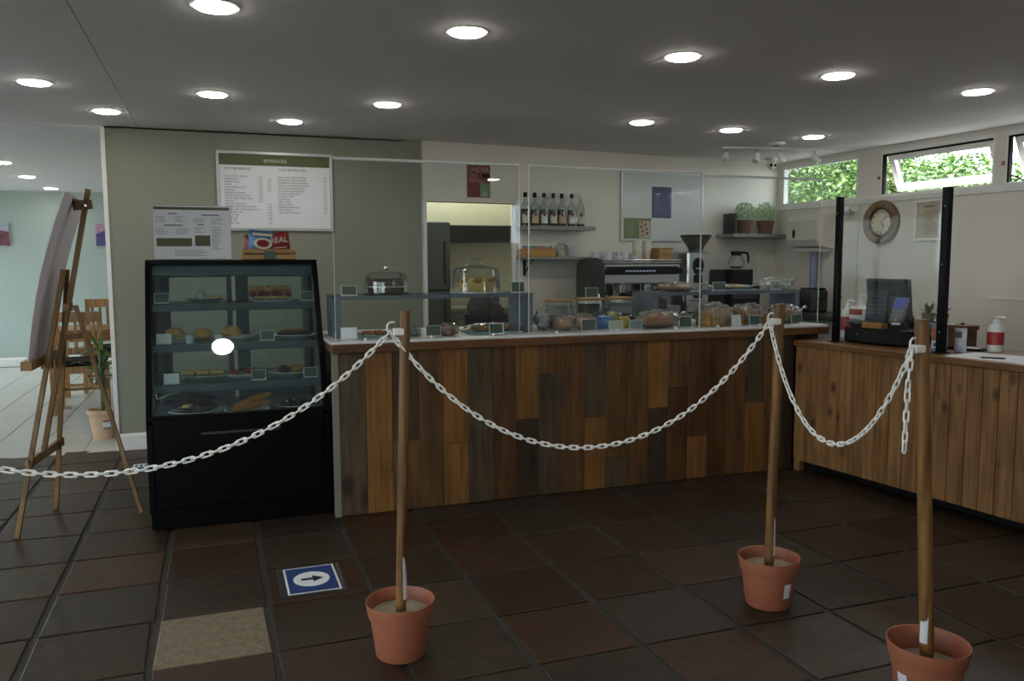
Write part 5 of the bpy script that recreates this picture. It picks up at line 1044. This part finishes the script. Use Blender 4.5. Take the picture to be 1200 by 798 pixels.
bd = part('body', box(-.095, .095, -.042, .042, -.012, .012, .008), mat('terminal_grey', '4d5056', .4), tm, loc=(.005, .0, .118), rot=(0, math.radians(-52), math.radians(20)))
part('screen', box(.015, .08, -.032, .032, .012, .0135), mat('terminal_blue', '3b3f8e', .3, emit=.25), bd); lt = []
for i in range(4):
    for j in range(3): part('key', box(-.088+i*.022, -.072+i*.022, -.03+j*.022, -.014+j*.022, .012, .016, .001), m_red if (i == 0 and j == 0) else (mat('key_yellow', 'b8963c', .5) if (i == 0 and j == 1) else (mat('key_green', '4f7a4a', .5) if i == 0 else m_grey)), bd)
part('paper_slot', box(-.105, -.092, -.03, .02, -.004, .006), m_paper, bd)
pr_ = rct('receipt_device', 'dark grey hand held device lying on the cash drawer', 'device', .25, -.27, CT+.10); part('body', lum((0, 0, .024), (.04, .07, .026), 4, .06, 2, flatten=-.9), m_dgrey, pr_, smooth=True); part('button', lum((-.01, .01, .048), (.012, .014, .005), 1, 0, sub=2), m_grey, pr_)
# bottles with red labels by the counter end
def spray(u, v, r, h, label, pump, rnd_=True, z=CT):
    t = rct('sanitiser_bottle', label, 'bottle', u, v, z); mb_ = mat('white_bottle', 'd6d6d2', .35, var=.03)
    if rnd_: part('bottle', lath([(.001, 0), (r*.95, 0), (r, .008), (r, h*.68), (r*.75, h*.82), (r*.38, h*.88), (r*.38, h*.92)], n=26, cap=False), mb_, t, smooth=50); part('red_label', lath([(r+.001, h*.22), (r+.001, h*.62)], n=26, cap=False), m_red, t)
    else:
        part('bottle', box(-r*.6, r*.6, -r, r, 0, h*.80, .012), mb_, t); part('shoulder', lath([(r*.6, h*.79), (r*.35, h*.9)], n=20), mb_, t)
        lb = part('red_label', box(-r*.6-.001, -r*.6, -r*.85, r*.85, h*.2, h*.74), m_trim, t); part('red_band', box(-r*.6-.002, -r*.6-.001, -r*.85, r*.85, h*.60, h*.74), m_red, lb); part('red_block', box(-r*.6-.002, -r*.6-.001, r*.45, r*.85, h*.2, h*.5), m_red, lb); part('red_wedge', pri([(-r*.85, h*.5), (-r*.25, h*.5), (-r*.6, h*.28)], -r*.6-.002, -r*.6-.001), m_red, lb)
    part('cap', lath([(r*.42, h*.90), (r*.42, h*.97)], n=18), m_trim, t)
    if pump: part('pump', tub([(0, 0, h*.96), (0, 0, h*1.06), (-.0, -.02, h*1.075), (0, -.05, h*1.06)], [.006, .008, .008, .005], 8), m_trim, t, smooth=True)
    return t
spray(.44, -.125, .062, .27, 'white cleaner bottle with a red striped label beside the cash drawer', True, False); spray(.43, -.035, .042, .235, 'white bottle with a plain red label behind the black post', True); bq = spray(.47, -1.045, .042, .185, 'white pump bottle with a red label standing on the papers end of the till counter', True)
lt = bmesh.new(); 
wi = rct('bent_wire', 'thin bent wire standing beside the cleaner bottle', 'wire', .30, -.085); part('stem', tub([(0, 0, 0), (0, 0, .25), (0, -.006, .275), (0, -.02, .285)], .0022, 6), m_dgrey, wi); part('base', lath([(.02, 0), (.018, .005)], n=14), m_dgrey, wi)
# coffee pouches
t, bag = packet('coffee_pouch', 'purple and white printed pouch standing by the black post', 'pouch', RC(.195, -.895, CT), .105, .155, mat('pouch_mauve', '8d83a0', .45, var=.35, scale=14), A_C-PI/2, 0, .022, 3)
e = lath([(.034, -.0275), (.034, -.024)], n=20, axis='y'); bmesh.ops.translate(e, vec=(-.005, 0, .105), verts=e.verts); part('orange_badge', e, mat('pouch_orange', 'a8623c', .5, var=.4, scale=30), bag); part('white_panel', box(-.03, .03, -.0255, -.022, .02, .062), m_paper, bag); part('blue_mark', box(-.02, .016, -.0265, -.0255, .03, .05), m_foilb, bag)
t, bag = packet('coffee_pouch', 'pale grey printed pouch on the far side of the black post', 'pouch', RC(.25, -.985, CT), .075, .14, mat('pouch_grey', 'a5a4ad', .45, var=.2, scale=18), A_C-PI/2, 0, .018, 9); part('dark_print', box(-.02, .02, -.0205, -.018, .085, .12), m_print, bag)
wk = rct('lidded_box', 'dark brown wooden box with an overhanging lid', 'box', .53, -.80); m = wood('box_brown', '6a4a2a', '432c17', .6, 0)
part('body', box(-.06, .06, -.055, .055, 0, .105, .004), m, wk); part('lid', box(-.068, .068, -.063, .063, .105, .135, .004), m, wk); part('lid_knob', lum((0, 0, .14), (.012, .012, .01), 1, 0, sub=2), m, wk)
pb = rct('planter_box', 'pale grey trough planted with brown leaved succulents behind the till', 'plant', .595, -.565); part('trough', box(-.04, .05, -.095, .095, 0, .12, .004), mat('trough_grey', '8f8c82', .7, var=.12), pb); part('rim', box(-.045, .055, -.10, .10, .12, .132, .003), m_trim, pb); part('soil', box(-.045, .045, -.09, .09, .132, .136), m_choc, pb)
for v_ in (-.05, .045):
    p = part('inner_pot', lath([(.03, .134), (.042, .19), (.038, .19)], (0, v_, 0), 18, cap=False), mat('hessian', '8c7a62', .9, var=.3, scale=40), pb, smooth=40)
    for k in range(13):
        a = k*2.4; e = r3.uniform(.5, 1.4); blade(p, (.01*math.cos(a), v_+.01*math.sin(a), .185), (math.cos(a)*math.cos(e), math.sin(a)*math.cos(e), math.sin(e)), r3.uniform(.05, .085), .018, mat('succulent', '4b4a38', .5, var=.4, scale=30), .2)
st_ = rct('slate_tray', 'thin black tray with a white card behind the papers', 'tray', .44, -.90, CT, .2); part('tray', box(-.07, .07, -.10, .10, 0, .012, .003), m_black, st_); part('card', box(-.05, .04, -.07, .05, .012, .0135), m_paper, st_)
for k, (u, v_, a) in enumerate(((.20, -1.16, .12), (.21, -1.40, -.08))):
    t = rct('paper_sheet', 'white paper sheet on the till counter, %s' % ('under the black pen' if k else 'next to the pump bottle'), 'paper', u, v_, CT+.0002*k, a); part('sheet', box(-.16, .16, -.13, .13, 0, .0012), m_paper, t); lt = bmesh.new(); printblock(lt, -.12, .1, .0, .05, .02, .002, .0)
    lt.free(); b = bmesh.new()
    for q in range(8): bx(b, -.12+q*.03, -.116+q*.03, -.10, .1*r2.uniform(.2, 1), .0012, .0014)
    part('printed_lines', b, mat('print_faint', '9a9aa4', .8), t)
pn = rct('pen', 'black pen lying across the papers', 'pen', .12, -1.26, CT+.0015, .5); part('barrel', tub([(0, -.06, .004), (0, .05, .004)], .004, 8), m_black, pn); part('tip', tub([(0, .05, .004), (0, .066, .004)], [.0035, .001], 8), m_chrome, pn)
# ================================================================== garden outside the clerestory
m_fol = [mat('foliage_'+k, c, .45, var=.35, scale=3, rnd=.1) for k, c in (('fresh', '66853c'), ('deep', '456032'), ('light', '93ad66'))]
m_bark = mat('bark', '5b5044', .9, var=.3, scale=12)
def tree(x, y, label, blobs, n, seed, sz=.07, trunk=None):
    t = thing('garden_tree', label, 'tree', (x, y, -.12)); rr = random.Random(seed)
    for mi in range(3):
        b = bmesh.new()
        for q in range(n//3):
            c0, r0 = rr.choice(blobs); d = Vector((rr.gauss(0, 1), rr.gauss(0, 1), rr.gauss(0, 1))).normalized()*(rr.random()**.35); c = Vector(c0)+Vector((d.x*r0[0], d.y*r0[1], d.z*r0[2]))
            ax = Vector((rr.uniform(-1, 1), rr.uniform(-1, 1), rr.uniform(-.7, .5))).normalized(); sd = ax.cross(Vector((rr.uniform(-1, 1), rr.uniform(-1, 1), 1))).normalized(); s = sz*rr.uniform(.6, 1.4)
            b.faces.new([b.verts.new(c), b.verts.new(c+ax*s*.5+sd*s*.33), b.verts.new(c+ax*s), b.verts.new(c+ax*s*.5-sd*s*.33)])
        o = part('foliage', b, m_fol[mi], t); o['kind'] = 'stuff'
    b = bmesh.new()
    for c0, r0 in blobs:
        tube(b, [(0, 0, 0), (c0[0]*.4, c0[1]*.4, c0[2]*.5), (c0[0], c0[1], c0[2]+r0[2]*.5)], [.09, .05, .012], 7)
        for q in range(5): e = Vector(c0)+Vector((rr.gauss(0, .6)*r0[0], rr.gauss(0, .6)*r0[1], rr.gauss(.2, .6)*r0[2])); tube(b, [(c0[0]*.7, c0[1]*.7, c0[2]*.75), e], [.02, .006], 5)
    part('branches', b, m_bark, t)
tree(7.6, 5.3, 'dense leafy tree filling the corner window', [((0, 0, 2.6), (1.3, 1.4, 1.5)), ((.4, .9, 3.3), (1.2, 1.5, 1.3)), ((-.2, -.5, 1.9), (1., 1., 1.)), ((.2, 1.3, 2.2), (1., 1.2, 1.2))], 36000, 1, .062)
tree(7.7, 3.9, 'leafy tree standing beyond the pillar side of the open window', [((0, .3, 2.3), (.7, .6, .7)), ((.2, .8, 2.9), (.6, .4, .6)), ((-.2, -.3, 1.6), (.8, .8, .7))], 14000, 2, .06)
tree(7.4, 2.7, 'low rounded bush under the open window', [((0, 0, 2.02), (.8, .8, .70)), ((.3, .6, 2.2), (.6, .5, .58)), ((0, -.8, 1.86), (.6, .7, .62))], 17000, 3, .06)
tree(8.6, 1.7, 'tall thin tree beyond the last window', [((0, 0, 2.5), (.5, .55, .9)), ((0, .5, 3.2), (.35, .4, .6))], 5000, 4, .055)
